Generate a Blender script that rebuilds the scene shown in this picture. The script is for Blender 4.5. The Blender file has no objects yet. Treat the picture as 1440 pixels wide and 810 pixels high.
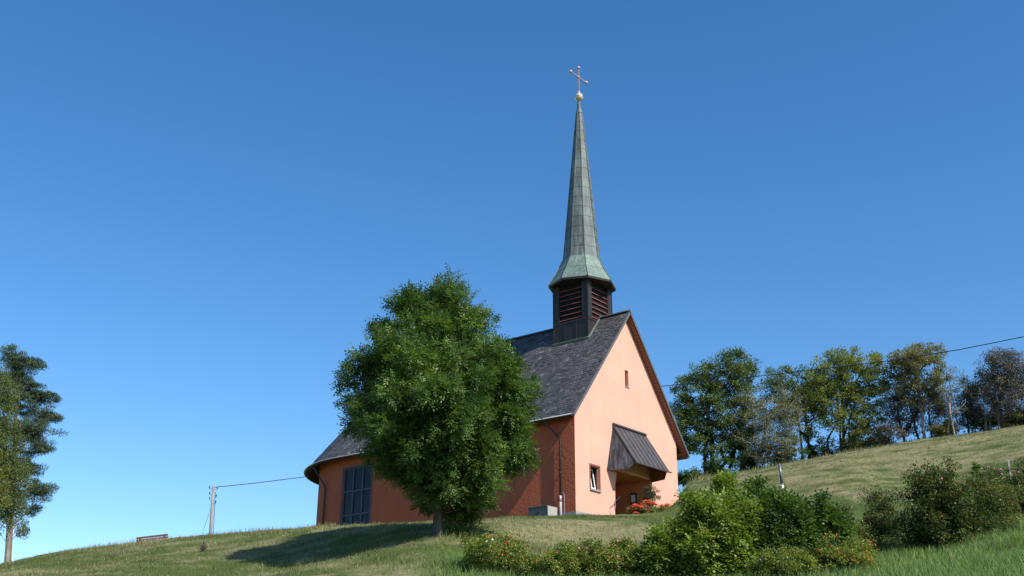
import bpy, math, random
import numpy as np
from mathutils import Matrix, Vector

R = math.radians
scene = bpy.context.scene
col = scene.collection
random.seed(7)

# ------------------------------------------------------------------ camera, sky, sun, exposure
F_PX, PITCH, ROLL = 1555.336, R(20.694), R(-0.365)      # focal length in pixels of a 1440 px wide frame
SUN_HEADING, SUN_EL = 135.6, 43.3                        # clockwise from +Y
r0 = Vector((1, 0, 0)); u0 = Vector((0, -math.sin(PITCH), math.cos(PITCH))); f0 = Vector((0, math.cos(PITCH), math.sin(PITCH)))
cr = r0 * math.cos(ROLL) - u0 * math.sin(ROLL)
cu = r0 * math.sin(ROLL) + u0 * math.cos(ROLL)
cd = bpy.data.cameras.new('camera'); cam = bpy.data.objects.new('camera', cd); col.objects.link(cam)
cd.sensor_width = 36.0; cd.lens = 36.0 * F_PX / 1440.0; cd.clip_start = 0.5; cd.clip_end = 6000
cam.matrix_world = Matrix(((cr.x, cu.x, -f0.x, 0), (cr.y, cu.y, -f0.y, 0), (cr.z, cu.z, -f0.z, 0), (0, 0, 0, 1)))
scene.camera = cam

world = bpy.data.worlds.new('World'); scene.world = world; world.use_nodes = True
wn = world.node_tree.nodes; wl = world.node_tree.links
sky = wn.new('ShaderNodeTexSky'); sky.sky_type = 'NISHITA'; sky.sun_disc = False
sky.sun_elevation = R(SUN_EL); sky.sun_rotation = R(SUN_HEADING)
sky.altitude = 900; sky.air_density = 1.0; sky.dust_density = 0.7; sky.ozone_density = 2.3
hs = wn.new('ShaderNodeHueSaturation'); hs.inputs['Saturation'].default_value = 1.29; hs.inputs['Hue'].default_value = 0.5
wl.new(sky.outputs[0], hs.inputs['Color'])
bg = wn['Background']; wl.new(hs.outputs[0], bg.inputs['Color']); bg.inputs['Strength'].default_value = 0.133

sd = bpy.data.lights.new('sun', 'SUN'); sun = bpy.data.objects.new('sun', sd); col.objects.link(sun)
sd.energy = 4.5; sd.angle = R(0.53); sd.color = (1.0, 0.95, 0.87)
h = R(SUN_HEADING); e = R(SUN_EL)
sdir = Vector((math.sin(h) * math.cos(e), math.cos(h) * math.cos(e), math.sin(e)))
sun.rotation_euler = sdir.to_track_quat('Z', 'Y').to_euler(); sun.location = sdir * 200

vs = scene.view_settings
vs.view_transform = 'Standard'; vs.look = 'None'; vs.exposure = 0.5; vs.gamma = 1.0; vs.use_curve_mapping = False
scene.cycles.max_bounces = 6; scene.cycles.diffuse_bounces = 3; scene.cycles.glossy_bounces = 2
scene.cycles.transmission_bounces = 3; scene.cycles.transparent_max_bounces = 4
try:
    scene.cycles.use_denoising = True
except Exception:
    pass

# ------------------------------------------------------------------ where things stand
def ray(u, v):
    """Direction of the sight line through the point (u, v) of the 1440 x 810 photograph."""
    d = cr * ((u - 720) / F_PX) + cu * ((405 - v) / F_PX) + f0
    return np.array(d)
def at_range(u, v, r):
    d = ray(u, v); k = r / math.hypot(d[0], d[1]); return d * k
def elev(u, v, r):
    return at_range(u, v, r)[2]
def azim(u, v=720):
    d = ray(u, v); return math.degrees(math.atan2(d[0], d[1]))

# ------------------------------------------------------------------ noise
_rng = np.random.default_rng(3)
_lat = _rng.random((256, 256))
def vnoise(x, y):
    xi = np.floor(x).astype(int); yi = np.floor(y).astype(int); fx = x - xi; fy = y - yi
    fx = fx * fx * (3 - 2 * fx); fy = fy * fy * (3 - 2 * fy)
    a = _lat[xi & 255, yi & 255]; b = _lat[(xi + 1) & 255, yi & 255]; c = _lat[xi & 255, (yi + 1) & 255]; d = _lat[(xi + 1) & 255, (yi + 1) & 255]
    return (a * (1 - fx) + b * fx) * (1 - fy) + (c * (1 - fx) + d * fx) * fy
def fbm(x, y, s, o=4):
    t = 0; a = 1; n = 0
    for i in range(o):
        t = t + a * vnoise(x * s + 17.3 * i, y * s + 9.1 * i); n += a; a *= .5; s *= 2.03
    return t / n
def sstep(a, b, x):
    t = np.clip((x - a) / (b - a), 0, 1); return t * t * (3 - 2 * t)

# ------------------------------------------------------------------ terrain height
COLS = [  # u, then (range, v) for slope foot, slope middle, crest, back
    (-400, (43, 880), (54, 872), (63, 868), (69, 869)),
    (-150, (43, 845), (54, 838), (63, 832), (69, 833)),
    (0, (43, 824), (54, 809), (63, 801), (69, 802)),
    (55, (43, 813), (54, 797), (63, 785.5), (69, 787)),
    (111, (43, 812), (53, 792), (63, 774.5), (69, 776)),
    (194, (43, 812), (52, 788), (62.5, 765.5), (68.5, 767)),
    (240, (43, 812), (52, 785), (62, 759), (68, 761)),
    (294, (42, 812), (51, 783), (61, 755.5), (67, 758)),
    (400, (39.5, 812), (48.5, 779), (57.5, 748), (64, 750)),
    (445, (37.5, 812), (46, 776), (55, 744), (62, 746)),
    (530, (35.5, 812), (42, 775), (51, 741), (58, 743)),
    (615, (34.5, 812), (40, 768), (48.5, 738.5), (56, 740.5)),
    (700, (35, 812), (41.5, 767), (50.5, 732.5), (57.5, 734)),
    (810, (37, 812), (46, 768), (55.5, 729.5), (62, 730)),
    (905, (37, 812), (47, 766), (57.5, 729), (66, 729)),
    (945, (37, 812), (47, 766), (58, 730.5), (70, 728)),
    (968, (37, 813), (47, 768), (61, 724), (95, 682)),
    (1020, (36, 813), (46, 766), (60, 712), (95, 672.5)),
    (1100, (35, 812), (45, 765), (60, 697), (96, 659)),
    (1200, (34, 812), (44, 758), (58, 692), (97, 642)),
    (1260, (33, 812), (43, 752), (55, 705), (98, 631)),
    (1333, (32, 812), (42, 752), (53, 708), (99, 619.5)),
    (1440, (31, 812), (40, 745), (52, 692), (100, 607)),
    (1600, (30, 812), (40, 735), (51, 672), (102, 580)),
    (1900, (30, 800), (40, 715), (51, 640), (104, 524)),
]
_az, _RR, _ZZ = [], [], []
for c in COLS:
    u = c[0]; a = azim(u)
    rr = [0.0, 10.0, 22.0]; zz = [-1.65, -1.2, 0.9]
    for (r, v) in c[1:]:
        rr.append(r); zz.append(elev(u, v, r))
    rE, zE = rr[-1], zz[-1]
    if u < 960:
        rr += [112.0, 400.0, 1600.0]; zz += [zE + 0.4, zE - 16.0, zE - 150.0]
    else:
        rr += [rE + 28.0, 400.0, 1600.0]; zz += [zE + 2.4, zE - 8.0, zE - 150.0]
    _az.append(a); _RR.append(rr); _ZZ.append(zz)
_az = np.array(_az); _RR = np.array(_RR); _ZZ = np.array(_ZZ)
_tab = np.arange(-180, 180.01, 0.1)
def _smooth(v):
    k = np.exp(-0.5 * (np.arange(-14, 15) / 4.0) ** 2); k /= k.sum()
    return np.convolve(np.pad(v, 14, mode='edge'), k, 'valid')
_tr = np.array([_smooth(np.interp(_tab, _az, _RR[:, k])) for k in range(_RR.shape[1])])
_tz = np.array([_smooth(np.interp(_tab, _az, _ZZ[:, k])) for k in range(_RR.shape[1])])
# behind the viewer the valley floor is level
_back = sstep(45, 100, np.abs(_tab))
_tz = _tz * (1 - _back) + (-1.65) * _back

def height(x, y, rough=True):
    x = np.atleast_1d(np.asarray(x, float)); y = np.atleast_1d(np.asarray(y, float)); sh = x.shape
    x = x.ravel(); y = y.ravel()
    r = np.hypot(x, y); a = np.degrees(np.arctan2(x, y))
    Rk = np.array([np.interp(a, _tab, _tr[k]) for k in range(_tr.shape[0])])
    Zk = np.array([np.interp(a, _tab, _tz[k]) for k in range(_tr.shape[0])])
    dR = np.diff(Rk, axis=0); S = np.diff(Zk, axis=0) / dR
    M = np.zeros_like(Zk); M[0] = S[0]; M[-1] = S[-1]
    p = S[:-1] * S[1:]
    M[1:-1] = np.where(p > 0, 2 * p / np.where(np.abs(S[:-1] + S[1:]) < 1e-9, 1, S[:-1] + S[1:]), 0)
    r = np.minimum(r, Rk[-1] - 1e-3)
    i = np.clip((Rk <= r).sum(0) - 1, 0, Rk.shape[0] - 2); j = np.arange(len(r))
    hh = dR[i, j]; t = (r - Rk[i, j]) / hh
    z = (2 * t**3 - 3 * t**2 + 1) * Zk[i, j] + (t**3 - 2 * t**2 + t) * hh * M[i, j] + (-2 * t**3 + 3 * t**2) * Zk[i + 1, j] + (t**3 - t**2) * hh * M[i + 1, j]
    if rough:
        z = z + (fbm(x, y, 0.22, 3) - .5) * 0.30 + (fbm(x, y, 1.3, 3) - .5) * 0.14
    return z.reshape(sh)
def hgt(x, y):
    return float(height([x], [y])[0])
def stand(u, v, r):
    """A point on the ground on the bearing of (u, v), r metres out."""
    p = at_range(u, v, r); return Vector((p[0], p[1], hgt(p[0], p[1])))

# ground-cover fields: how straw-dry and how lush the meadow is
def cover(x, y):
    r = np.hypot(x, y); a = np.degrees(np.arctan2(x, y))
    bank = sstep(azim(560), azim(680), a) * (1 - sstep(azim(900), azim(985), a)) * sstep(39, 41, r) * (1 - sstep(51, 57, r))
    bank_left = (1 - sstep(azim(560), azim(700), a)) * 0.45 * (1 - sstep(56, 63, r) * .5)
    field = sstep(azim(930), azim(985), a) * sstep(54, 62, r)
    cut = sstep(azim(1140), azim(1180), a) * (1 - sstep(azim(1300), azim(1350), a)) * sstep(50, 53, r) * (1 - sstep(57, 61, r))
    n = fbm(x, y, .16, 4); n2 = fbm(x, y, .9, 3)
    dry = np.clip(bank * .78 + bank_left + field * .62 + cut * .5 + (n - .5) * 1.3 + (n2 - .5) * 1.5, 0, 1)
    lush = np.clip(sstep(azim(1120), azim(1230), a) * (1 - sstep(46, 52, r)) + (1 - sstep(37.5, 41, r)) * sstep(azim(560), azim(680), a), 0, 1)
    dry = dry * (1 - .9 * lush)
    return dry, lush, field

# ------------------------------------------------------------------ mesh helpers
class MB:
    def __init__(s):
        s.v = []; s.f = []; s.uv = []; s.t = []; s.n = 0
    def add(s, verts, faces, uvs=None, tint=0.5):
        b = s.n
        for q in verts: s.v.append((float(q[0]), float(q[1]), float(q[2])))
        s.n += len(verts)
        for k, fc in enumerate(faces):
            s.f.append(tuple(b + i for i in fc)); s.t.append(tint)
            s.uv.append(uvs[k] if uvs else [(0, 0)] * len(fc))
    def quad(s, a, b, c, d, uv=None, tint=.5):
        s.add([a, b, c, d], [(0, 1, 2, 3)], [uv] if uv else None, tint)
    def poly(s, pts, uv=None, tint=.5):
        s.add(pts, [tuple(range(len(pts)))], [uv] if uv else None, tint)
    def box(s, x0, x1, y0, y1, z0, z1, tint=.5):
        v = [(x, y, z) for z in (z0, z1) for y in (y0, y1) for x in (x0, x1)]
        s.add(v, [(0, 2, 3, 1), (4, 5, 7, 6), (0, 1, 5, 4), (2, 6, 7, 3), (0, 4, 6, 2), (1, 3, 7, 5)], None, tint)
    def bar(s, a, b, w, t, up=(0, 0, 1), tint=.5):
        a = Vector(a); b = Vector(b); d = (b - a).normalized(); up = Vector(up)
        x = d.cross(up)
        if x.length < 1e-4: x = d.cross(Vector((1, 0, 0)))
        x.normalize(); y = x.cross(d)
        v = [p + x * sx * w / 2 + y * sy * t / 2 for p in (a, b) for sx, sy in ((-1, -1), (1, -1), (1, 1), (-1, 1))]
        s.add(v, [(0, 1, 2, 3), (7, 6, 5, 4), (0, 4, 5, 1), (1, 5, 6, 2), (2, 6, 7, 3), (3, 7, 4, 0)], None, tint)
    def tube(s, pts, rad, n=8, cap=True, tint=.5):
        P = [Vector(p) for p in pts]; m = len(P)
        if not hasattr(rad, '__len__'): rad = [rad] * m
        up = Vector((0.3, 0.2, 1)).normalized(); vs_ = []
        for i, p in enumerate(P):
            d = (P[min(i + 1, m - 1)] - P[max(i - 1, 0)]).normalized()
            x = d.cross(up)
            if x.length < 1e-3: x = d.cross(Vector((1, 0, 0)))
            x.normalize(); y = x.cross(d)
            for k in range(n):
                a = 2 * math.pi * k / n; vs_.append(p + (x * math.cos(a) + y * math.sin(a)) * rad[i])
        fc = [(i * n + k, i * n + (k + 1) % n, (i + 1) * n + (k + 1) % n, (i + 1) * n + k) for i in range(m - 1) for k in range(n)]
        if cap: fc += [tuple(range(n - 1, -1, -1)), tuple((m - 1) * n + k for k in range(n))]
        s.add(vs_, fc, None, tint)
    def lathe(s, prof, c=(0, 0, 0), n=16, tint=.5):
        vs_ = [(c[0] + r * math.cos(2 * math.pi * k / n), c[1] + r * math.sin(2 * math.pi * k / n), c[2] + z) for r, z in prof for k in range(n)]
        fc = [(i * n + k, i * n + (k + 1) % n, (i + 1) * n + (k + 1) % n, (i + 1) * n + k) for i in range(len(prof) - 1) for k in range(n)]
        s.add(vs_, fc, None, tint)
    def build(s, name, mat, parent=None, smooth=False, bevel=0):
        me = bpy.data.meshes.new(name); me.from_pydata(s.v, [], s.f); me.materials.append(mat)
        ul = me.uv_layers.new(name='UVMap')
        flat = np.array([c for fu in s.uv for c in fu], dtype=np.float32).ravel(); ul.data.foreach_set('uv', flat)
        at = me.attributes.new('tint', 'FLOAT', 'FACE'); at.data.foreach_set('value', np.array(s.t, dtype=np.float32))
        if smooth: me.polygons.foreach_set('use_smooth', [True] * len(me.polygons))
        me.update()
        o = bpy.data.objects.new(name, me); col.objects.link(o)
        if parent: o.parent = parent
        if bevel:
            m = o.modifiers.new('bevel', 'BEVEL'); m.width = bevel; m.segments = 1; m.limit_method = 'ANGLE'
        return o

def np_mesh(name, V, Fc, nper, mat, parent=None, tint=None, extra=None, smooth=False):
    """Fast mesh from arrays; Fc holds nper corners per face; tint is one value per face."""
    me = bpy.data.meshes.new(name); nf = len(Fc)
    me.vertices.add(len(V)); me.vertices.foreach_set('co', np.ascontiguousarray(V, dtype=np.float32).ravel())
    me.loops.add(nf * nper); me.loops.foreach_set('vertex_index', np.ascontiguousarray(Fc, dtype=np.int32).ravel())
    me.polygons.add(nf); me.polygons.foreach_set('loop_start', np.arange(0, nf * nper, nper, dtype=np.int32))
    try: me.polygons.foreach_set('loop_total', np.full(nf, nper, dtype=np.int32))
    except Exception: pass
    if smooth: me.polygons.foreach_set('use_smooth', np.ones(nf, dtype=bool))
    me.materials.append(mat)
    if tint is not None:
        at = me.attributes.new('tint', 'FLOAT', 'FACE'); at.data.foreach_set('value', np.asarray(tint, dtype=np.float32))
    for k, (dom, arr) in (extra or {}).items():
        at = me.attributes.new(k, 'FLOAT', dom); at.data.foreach_set('value', np.asarray(arr, dtype=np.float32))
    me.update(calc_edges=True); me.validate()
    o = bpy.data.objects.new(name, me); col.objects.link(o)
    if parent: o.parent = parent
    return o

def thing(name, label, cat, loc=(0, 0, 0), rz=0, group=None):
    o = bpy.data.objects.new(name, None); col.objects.link(o); o.location = loc; o.rotation_euler = (0, 0, rz)
    o['label'] = label; o['category'] = cat
    if group: o['group'] = group
    return o
def tag(o, label, cat, group=None):
    o['label'] = label; o['category'] = cat
    if group: o['group'] = group
    return o

# ------------------------------------------------------------------ materials
class NT:
    def __init__(s, name):
        s.m = bpy.data.materials.new(name); s.m.use_nodes = True; s.t = s.m.node_tree; s.b = s.t.nodes['Principled BSDF']
        s.b.inputs['Specular IOR Level'].default_value = .3
    def n(s, typ, **kw):
        o = s.t.nodes.new(typ)
        for k, v in kw.items():
            if hasattr(o, k) and not k.startswith('i_'): setattr(o, k, v)
        return o
    def l(s, a, b): s.t.links.new(a, b)
    def coord(s, kind='Object', scale=(1, 1, 1)):
        c = s.n('ShaderNodeTexCoord'); m = s.n('ShaderNodeMapping'); m.inputs['Scale'].default_value = scale
        s.l(c.outputs[kind], m.inputs[0]); return m.outputs[0]
    def noise(s, vec, sc, det=4, rough=.6):
        o = s.n('ShaderNodeTexNoise'); o.inputs['Scale'].default_value = sc; o.inputs['Detail'].default_value = det; o.inputs['Roughness'].default_value = rough
        s.l(vec, o.inputs['Vector']); return o.outputs['Fac']
    def ramp(s, fac, stops):
        o = s.n('ShaderNodeValToRGB'); el = o.color_ramp.elements
        while len(el) < len(stops): el.new(.5)
        for e_, (p, c) in zip(el, stops):
            e_.position = p; e_.color = (c, c, c, 1) if not hasattr(c, '__len__') else (*c, 1)
        s.l(fac, o.inputs[0]); return o.outputs[0]
    def mix(s, fac, a, b, mode='MIX'):
        o = s.n('ShaderNodeMix', data_type='RGBA', blend_type=mode)
        for sock, val in ((o.inputs[0], fac), (o.inputs[6], a), (o.inputs[7], b)):
            if hasattr(val, 'is_output') or hasattr(val, 'links'): s.l(val, sock)
            elif hasattr(val, '__len__'): sock.default_value = (*val, 1)
            else: sock.default_value = val
        return o.outputs[2]
    def attr(s, nm):
        o = s.n('ShaderNodeAttribute'); o.attribute_name = nm; return o.outputs['Fac']
    def bump(s, hgt_, st, dist, prev=None):
        o = s.n('ShaderNodeBump'); o.inputs['Strength'].default_value = st; o.inputs['Distance'].default_value = dist; s.l(hgt_, o.inputs['Height'])
        if prev is not None: s.l(prev, o.inputs['Normal'])
        return o.outputs[0]
    def fin(s, colr=None, rough=.8, nrm=None, metal=0, spec=None):
        if colr is not None:
            if hasattr(colr, 'links'): s.l(colr, s.b.inputs['Base Color'])
            else: s.b.inputs['Base Color'].default_value = (*colr, 1)
        s.b.inputs['Roughness'].default_value = rough; s.b.inputs['Metallic'].default_value = metal
        if spec is not None: s.b.inputs['Specular IOR Level'].default_value = spec
        if nrm is not None: s.l(nrm, s.b.inputs['Normal'])
        return s.m

def m_plain(name, c, rough=.7, metal=0, var=.25, sc=6, spec=.3):
    t = NT(name); v = t.coord(); f = t.noise(v, sc)
    c1 = [x * (1 - var) for x in c]; c2 = [min(1, x * (1 + var)) for x in c]
    return t.fin(t.mix(f, c1, c2), rough, None, metal, spec)

def m_render(name, c, coarse):
    """Painted render: smooth float on the gable, coarse spatter on the long walls."""
    t = NT(name); v = t.coord()
    big = t.ramp(t.noise(v, .55, 5), [(.3, .90), (.7, 1.05)])
    cc = t.mix(1, c, big, 'MULTIPLY')
    fine = t.ramp(t.noise(v, 9, 3), [(.25, .93), (.75, 1.05)])
    cc = t.mix(1, cc, fine, 'MULTIPLY')
    sv = t.coord('Object', (3.2, 3.2, .22))
    streak = t.ramp(t.noise(sv, 1.0, 4), [(.35, .97), (.6, 1.0)])
    cc = t.mix(1, cc, streak, 'MULTIPLY')
    if coarse:
        n = t.bump(t.noise(v, 5.5, 5, .65), 1.0, .06)
        n = t.bump(t.noise(v, 17, 3, .6), .6, .02, n)
    else:
        n = t.bump(t.noise(v, 14, 4, .6), .35, .012)
    return t.fin(cc, .9, n, 0, .15)

def m_slate(name):
    t = NT(name); v = t.coord()
    tint = t.attr('tint')
    c = t.ramp(tint, [(0, (.042, .041, .043)), (.5, (.078, .076, .078)), (.92, (.118, .115, .115)), (1, (.17, .165, .16))])
    lich = t.ramp(t.noise(v, 3.5, 6, .7), [(.6, 0.0), (.76, .4)])
    c = t.mix(lich, c, (.135, .13, .118))
    weather = t.ramp(t.noise(t.coord('Object', (1, .5, .35)), .8, 4), [(.3, .78), (.7, 1.15)])
    c = t.mix(1, c, weather, 'MULTIPLY')
    return t.fin(c, .6, t.bump(t.noise(v, 22, 3), .5, .01), 0, .35)

def m_copper(name, c1, c2, dark, streaks=1.0, metal=.0):
    t = NT(name); v = t.coord()
    c = t.mix(t.ramp(t.noise(v, 1.6, 5, .65), [(.3, 0.0), (.7, 1.0)]), c1, c2)
    sv = t.coord('Object', (5, 5, .35))
    c = t.mix(t.ramp(t.noise(sv, 1.2, 4, .6), [(.42, .75 * streaks), (.66, 0.0)]), c, dark)
    tint = t.attr('tint'); c = t.mix(1, c, t.ramp(tint, [(0, .72), (1, 1.2)]), 'MULTIPLY')
    return t.fin(c, .55, t.bump(t.noise(v, 5, 3), .25, .02), metal, .4)

def m_leaf(name, stops, trans=.3, rough=.5, gain=1.2):
    t = NT(name); tint = t.attr('tint')
    c = t.ramp(tint, [(p_, tuple(x_ * gain for x_ in c_)) for p_, c_ in stops])
    v = t.coord('Object'); c = t.mix(1, c, t.ramp(t.noise(v, .7, 3), [(.3, .8), (.7, 1.2)]), 'MULTIPLY')
    t.fin(c, rough, None, 0, .22)
    tr = t.n('ShaderNodeBsdfTranslucent'); tc = t.mix(1, c, (1.5, 1.5, .55), 'MULTIPLY'); t.l(tc, tr.inputs['Color'])
    ms = t.n('ShaderNodeMixShader'); ms.inputs[0].default_value = trans
    t.l(t.b.outputs[0], ms.inputs[1]); t.l(tr.outputs[0], ms.inputs[2]); t.l(ms.outputs[0], t.t.nodes['Material Output'].inputs['Surface'])
    return t.m

def m_bark(name, c1, c2, sc=6):
    t = NT(name); v = t.coord('Object', (1, 1, .25)); f = t.noise(v, sc, 5, .7)
    return t.fin(t.mix(t.ramp(f, [(.35, 0.), (.65, 1.)]), c1, c2), .9, t.bump(f, .9, .04), 0, .15)

def m_ground(name):
    t = NT(name); v = t.coord()
    n1 = t.noise(v, 1.1, 6, .7); n2 = t.noise(v, 6, 4, .7); n3 = t.noise(v, .25, 4)
    dry, lush = t.attr('dry'), t.attr('lush')
    g = t.mix(n1, (.045, .066, .017), (.105, .138, .036))
    s = t.mix(n2, (.145, .138, .062), (.285, .26, .138))
    f = t.n('ShaderNodeMath', operation='ADD'); t.l(dry, f.inputs[0])
    f2 = t.n('ShaderNodeMath', operation='MULTIPLY_ADD'); t.l(n2, f2.inputs[0]); f2.inputs[1].default_value = .9; f2.inputs[2].default_value = -.45
    t.l(f2.outputs[0], f.inputs[1])
    c = t.mix(t.ramp(f.outputs[0], [(.2, 0.), (.8, 1.)]), g, s)
    c = t.mix(lush, c, t.mix(n1, (.075, .135, .03), (.13, .205, .055)))
    soil = t.ramp(t.noise(v, .75, 5, .7), [(.66, 0.), (.74, .6)])
    c = t.mix(soil, c, (.085, .062, .036))
    c = t.mix(1, c, t.ramp(n3, [(.3, .85), (.7, 1.12)]), 'MULTIPLY')
    return t.fin(c, .95, t.bump(n2, .9, .10, t.bump(n1, .6, .15)), 0, .1)

def m_grass(name):
    t = NT(name); tint, dry, lush = t.attr('tint'), t.attr('dry'), t.attr('lush')
    g = t.ramp(tint, [(0, (.050, .080, .018)), (.6, (.108, .148, .036)), (1, (.18, .21, .065))])
    s = t.ramp(tint, [(0, (.15, .155, .067)), (.5, (.28, .27, .138)), (1, (.42, .39, .225))])
    c = t.mix(dry, g, s)
    c = t.mix(lush, c, t.ramp(tint, [(0, (.095, .165, .035)), (.6, (.170, .270, .070)), (1, (.28, .34, .13))]))
    t.fin(c, .7, None, 0, .2)
    tr = t.n('ShaderNodeBsdfTranslucent'); t.l(c, tr.inputs['Color'])
    ms = t.n('ShaderNodeMixShader'); ms.inputs[0].default_value = .25
    t.l(t.b.outputs[0], ms.inputs[1]); t.l(tr.outputs[0], ms.inputs[2]); t.l(ms.outputs[0], t.t.nodes['Material Output'].inputs['Surface'])
    return t.m

M = dict(
    ground=m_ground('meadow_ground'), grass=m_grass('grass_blade'),
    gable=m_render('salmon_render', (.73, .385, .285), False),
    recess=m_render('salmon_render_shaded', (.70, .235, .12), False),  # gable render deepened in colour to imitate bounced shade inside the porch
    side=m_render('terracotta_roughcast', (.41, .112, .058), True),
    plinth=m_plain('grey_plinth', (.30, .28, .29), .9, 0, .18, 4),
    slate=m_slate('slate'), under=m_plain('roof_boards', (.05, .038, .032), .8),
    soffit=m_plain('brown_soffit_boards', (.20, .085, .06), .7, 0, .2, 5),
    verge=m_plain('verge_metal', (.13, .125, .125), .5, .3, .2, 4),
    copper=m_copper('aged_copper', (.115, .145, .140), (.185, .225, .205), (.055, .066, .064)),
    flare=m_copper('green_copper', (.135, .195, .165), (.215, .285, .235), (.085, .115, .10), .9),
    dark=m_copper('dark_sheet_metal', (.034, .027, .025), (.055, .042, .036), (.018, .018, .018), 1.0, .2),
    canopy=m_copper('brown_sheet_metal', (.085, .076, .078), (.125, .112, .113), (.058, .052, .054), .6, .25),
    cheek=m_copper('streaked_sheet_metal', (.070, .070, .078), (.125, .120, .125), (.026, .026, .030), 1.3, .2),
    louver=m_plain('red_louver_paint', (.20, .062, .055), .6, 0, .2, 8),
    black=m_plain('gap_shade_black', (.006, .006, .006), .9, 0, .1),  # shade colour for the gaps between louver slats
    gold=m_plain('gilded_metal', (.66, .56, .40), .42, .5, .12, 6, .5),
    crossm=m_plain('reddish_gilt', (.52, .36, .29), .42, .6, .2, 8, .5),
    frame_blue=m_plain('slate_blue_frame', (.062, .070, .105), .5, 0, .15),
    frame_brown=m_plain('brown_wood_frame', (.22, .085, .055), .6, 0, .2),
    white=m_plain('white_paint', (.78, .78, .77), .5, 0, .04),
    pipe=m_plain('pipe_metal', (.045, .040, .039), .5, .1, .2),
    zinc=m_plain('zinc_metal', (.48, .48, .48), .45, .3, .1),
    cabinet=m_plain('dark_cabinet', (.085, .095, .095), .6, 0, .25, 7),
    box=m_plain('sunlit_cabinet', (.36, .34, .30), .75, 0, .14, 9),  # paler cabinet colour that carries the sunlight on its end
    iron=m_plain('dark_iron', (.05, .045, .045), .5, .3, .2),
    door=m_plain('dark_red_door', (.10, .030, .022), .55, 0, .2, 5),
    pole=m_bark('grey_pole_wood', (.20, .175, .15), (.34, .30, .27), 9),
    bench=m_plain('brown_bench_wood', (.12, .045, .026), .6, 0, .25, 6),
    cable=m_plain('black_cable', (.02, .02, .024), .6),
    steel=m_plain('blued_steel', (.14, .16, .20), .4, .5, .2, 3),
    pot=m_plain('clay_pot', (.32, .14, .09), .8),
)
def m_glass(name):
    t = NT(name); v = t.coord()
    n = t.bump(t.noise(v, 1.3, 2), .12, .05)
    t.b.inputs['IOR'].default_value = 1.3
    return t.fin((.006, .008, .012), .04, n, 0, .5)
M['glass'] = m_glass('window_glass')
BK = dict(
    ash=m_bark('ash_bark', (.050, .045, .037), (.11, .10, .085)),
    dark=m_bark('dark_bark', (.035, .030, .026), (.085, .075, .065)),
    pale=m_bark('pale_bark', (.17, .15, .13), (.36, .33, .30)),
    pine=m_bark('pine_bark', (.14, .075, .045), (.27, .145, .085)),
    birch=m_bark('birch_bark', (.10, .085, .07), (.34, .31, .27)))
LF = dict(
    ash=m_leaf('ash_leaf', [(0, (.024, .052, .012)), (.5, (.053, .096, .025)), (.85, (.098, .145, .038)), (1, (.17, .21, .06))], .34, .45, 1.5),
    dense=m_leaf('dense_leaf', [(0, (.034, .056, .018)), (.6, (.062, .094, .028)), (1, (.12, .15, .05))], .25, .55, 1.7),
    grey=m_leaf('grey_leaf', [(0, (.075, .080, .042)), (.6, (.135, .140, .074)), (1, (.20, .195, .11))], .2, .55, 1.5),
    light=m_leaf('light_leaf', [(0, (.072, .100, .030)), (.6, (.135, .160, .054)), (1, (.23, .23, .08))], .3, .55, 1.5),
    rust=m_leaf('rusty_leaf', [(0, (.080, .084, .036)), (.6, (.140, .138, .062)), (1, (.23, .20, .09))], .28, .55, 1.4),
    twig=m_leaf('twiggy_leaf', [(0, (.062, .056, .048)), (.6, (.105, .094, .080)), (1, (.16, .14, .11))], .12, .55, 1.35),
    pine=m_leaf('pine_needle', [(0, (.026, .046, .028)), (.6, (.052, .080, .046)), (1, (.10, .135, .075))], .1, .5, 1.55),
    birch=m_leaf('birch_leaf', [(0, (.055, .082, .028)), (.6, (.105, .135, .048)), (1, (.17, .19, .075))], .32),
    yellow=m_leaf('yellowing_leaf', [(0, (.07, .095, .02)), (.6, (.14, .155, .035)), (1, (.27, .21, .05))], .32),
    elder=m_leaf('elder_leaf', [(0, (.060, .100, .018)), (.5, (.140, .200, .036)), (.9, (.18, .235, .055)), (1, (.28, .22, .11))], .32, .5, 1.28),
    deep=m_leaf('deep_green_leaf', [(0, (.034, .066, .016)), (.6, (.068, .118, .028)), (1, (.13, .18, .05))], .25, .55, 1.3),
    rose=m_leaf('rose_leaf', [(0, (.058, .088, .020)), (.5, (.130, .168, .036)), (.88, (.21, .22, .05)), (1, (.34, .24, .05))], .3, .5, 1.4),
    rose_dark=m_leaf('dark_rose_leaf', [(0, (.032, .052, .015)), (.6, (.078, .105, .028)), (.92, (.09, .11, .03)), (1, (.22, .17, .06))], .2),
    olive=m_leaf('olive_leaf', [(0, (.06, .080, .022)), (.6, (.13, .148, .040)), (1, (.23, .21, .07))], .25),
    straw=m_leaf('dry_stalk', [(0, (.10, .09, .035)), (.6, (.20, .17, .075)), (1, (.34, .27, .15))], .2),
    box=m_leaf('clipped_leaf', [(0, (.04, .06, .03)), (1, (.12, .15, .075))], .2))
M['hip'] = m_plain('rose_hip', (.62, .12, .035), .4, 0, .3, 2)
M['pink'] = m_plain('pink_petal', (.62, .16, .36), .6, 0, .2, 2)
M['whitep'] = m_plain('white_petal', (.80, .80, .78), .6, 0, .1, 2)
M['red'] = m_plain('red_petal', (.72, .045, .040), .55, 0, .25, 2)

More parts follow.
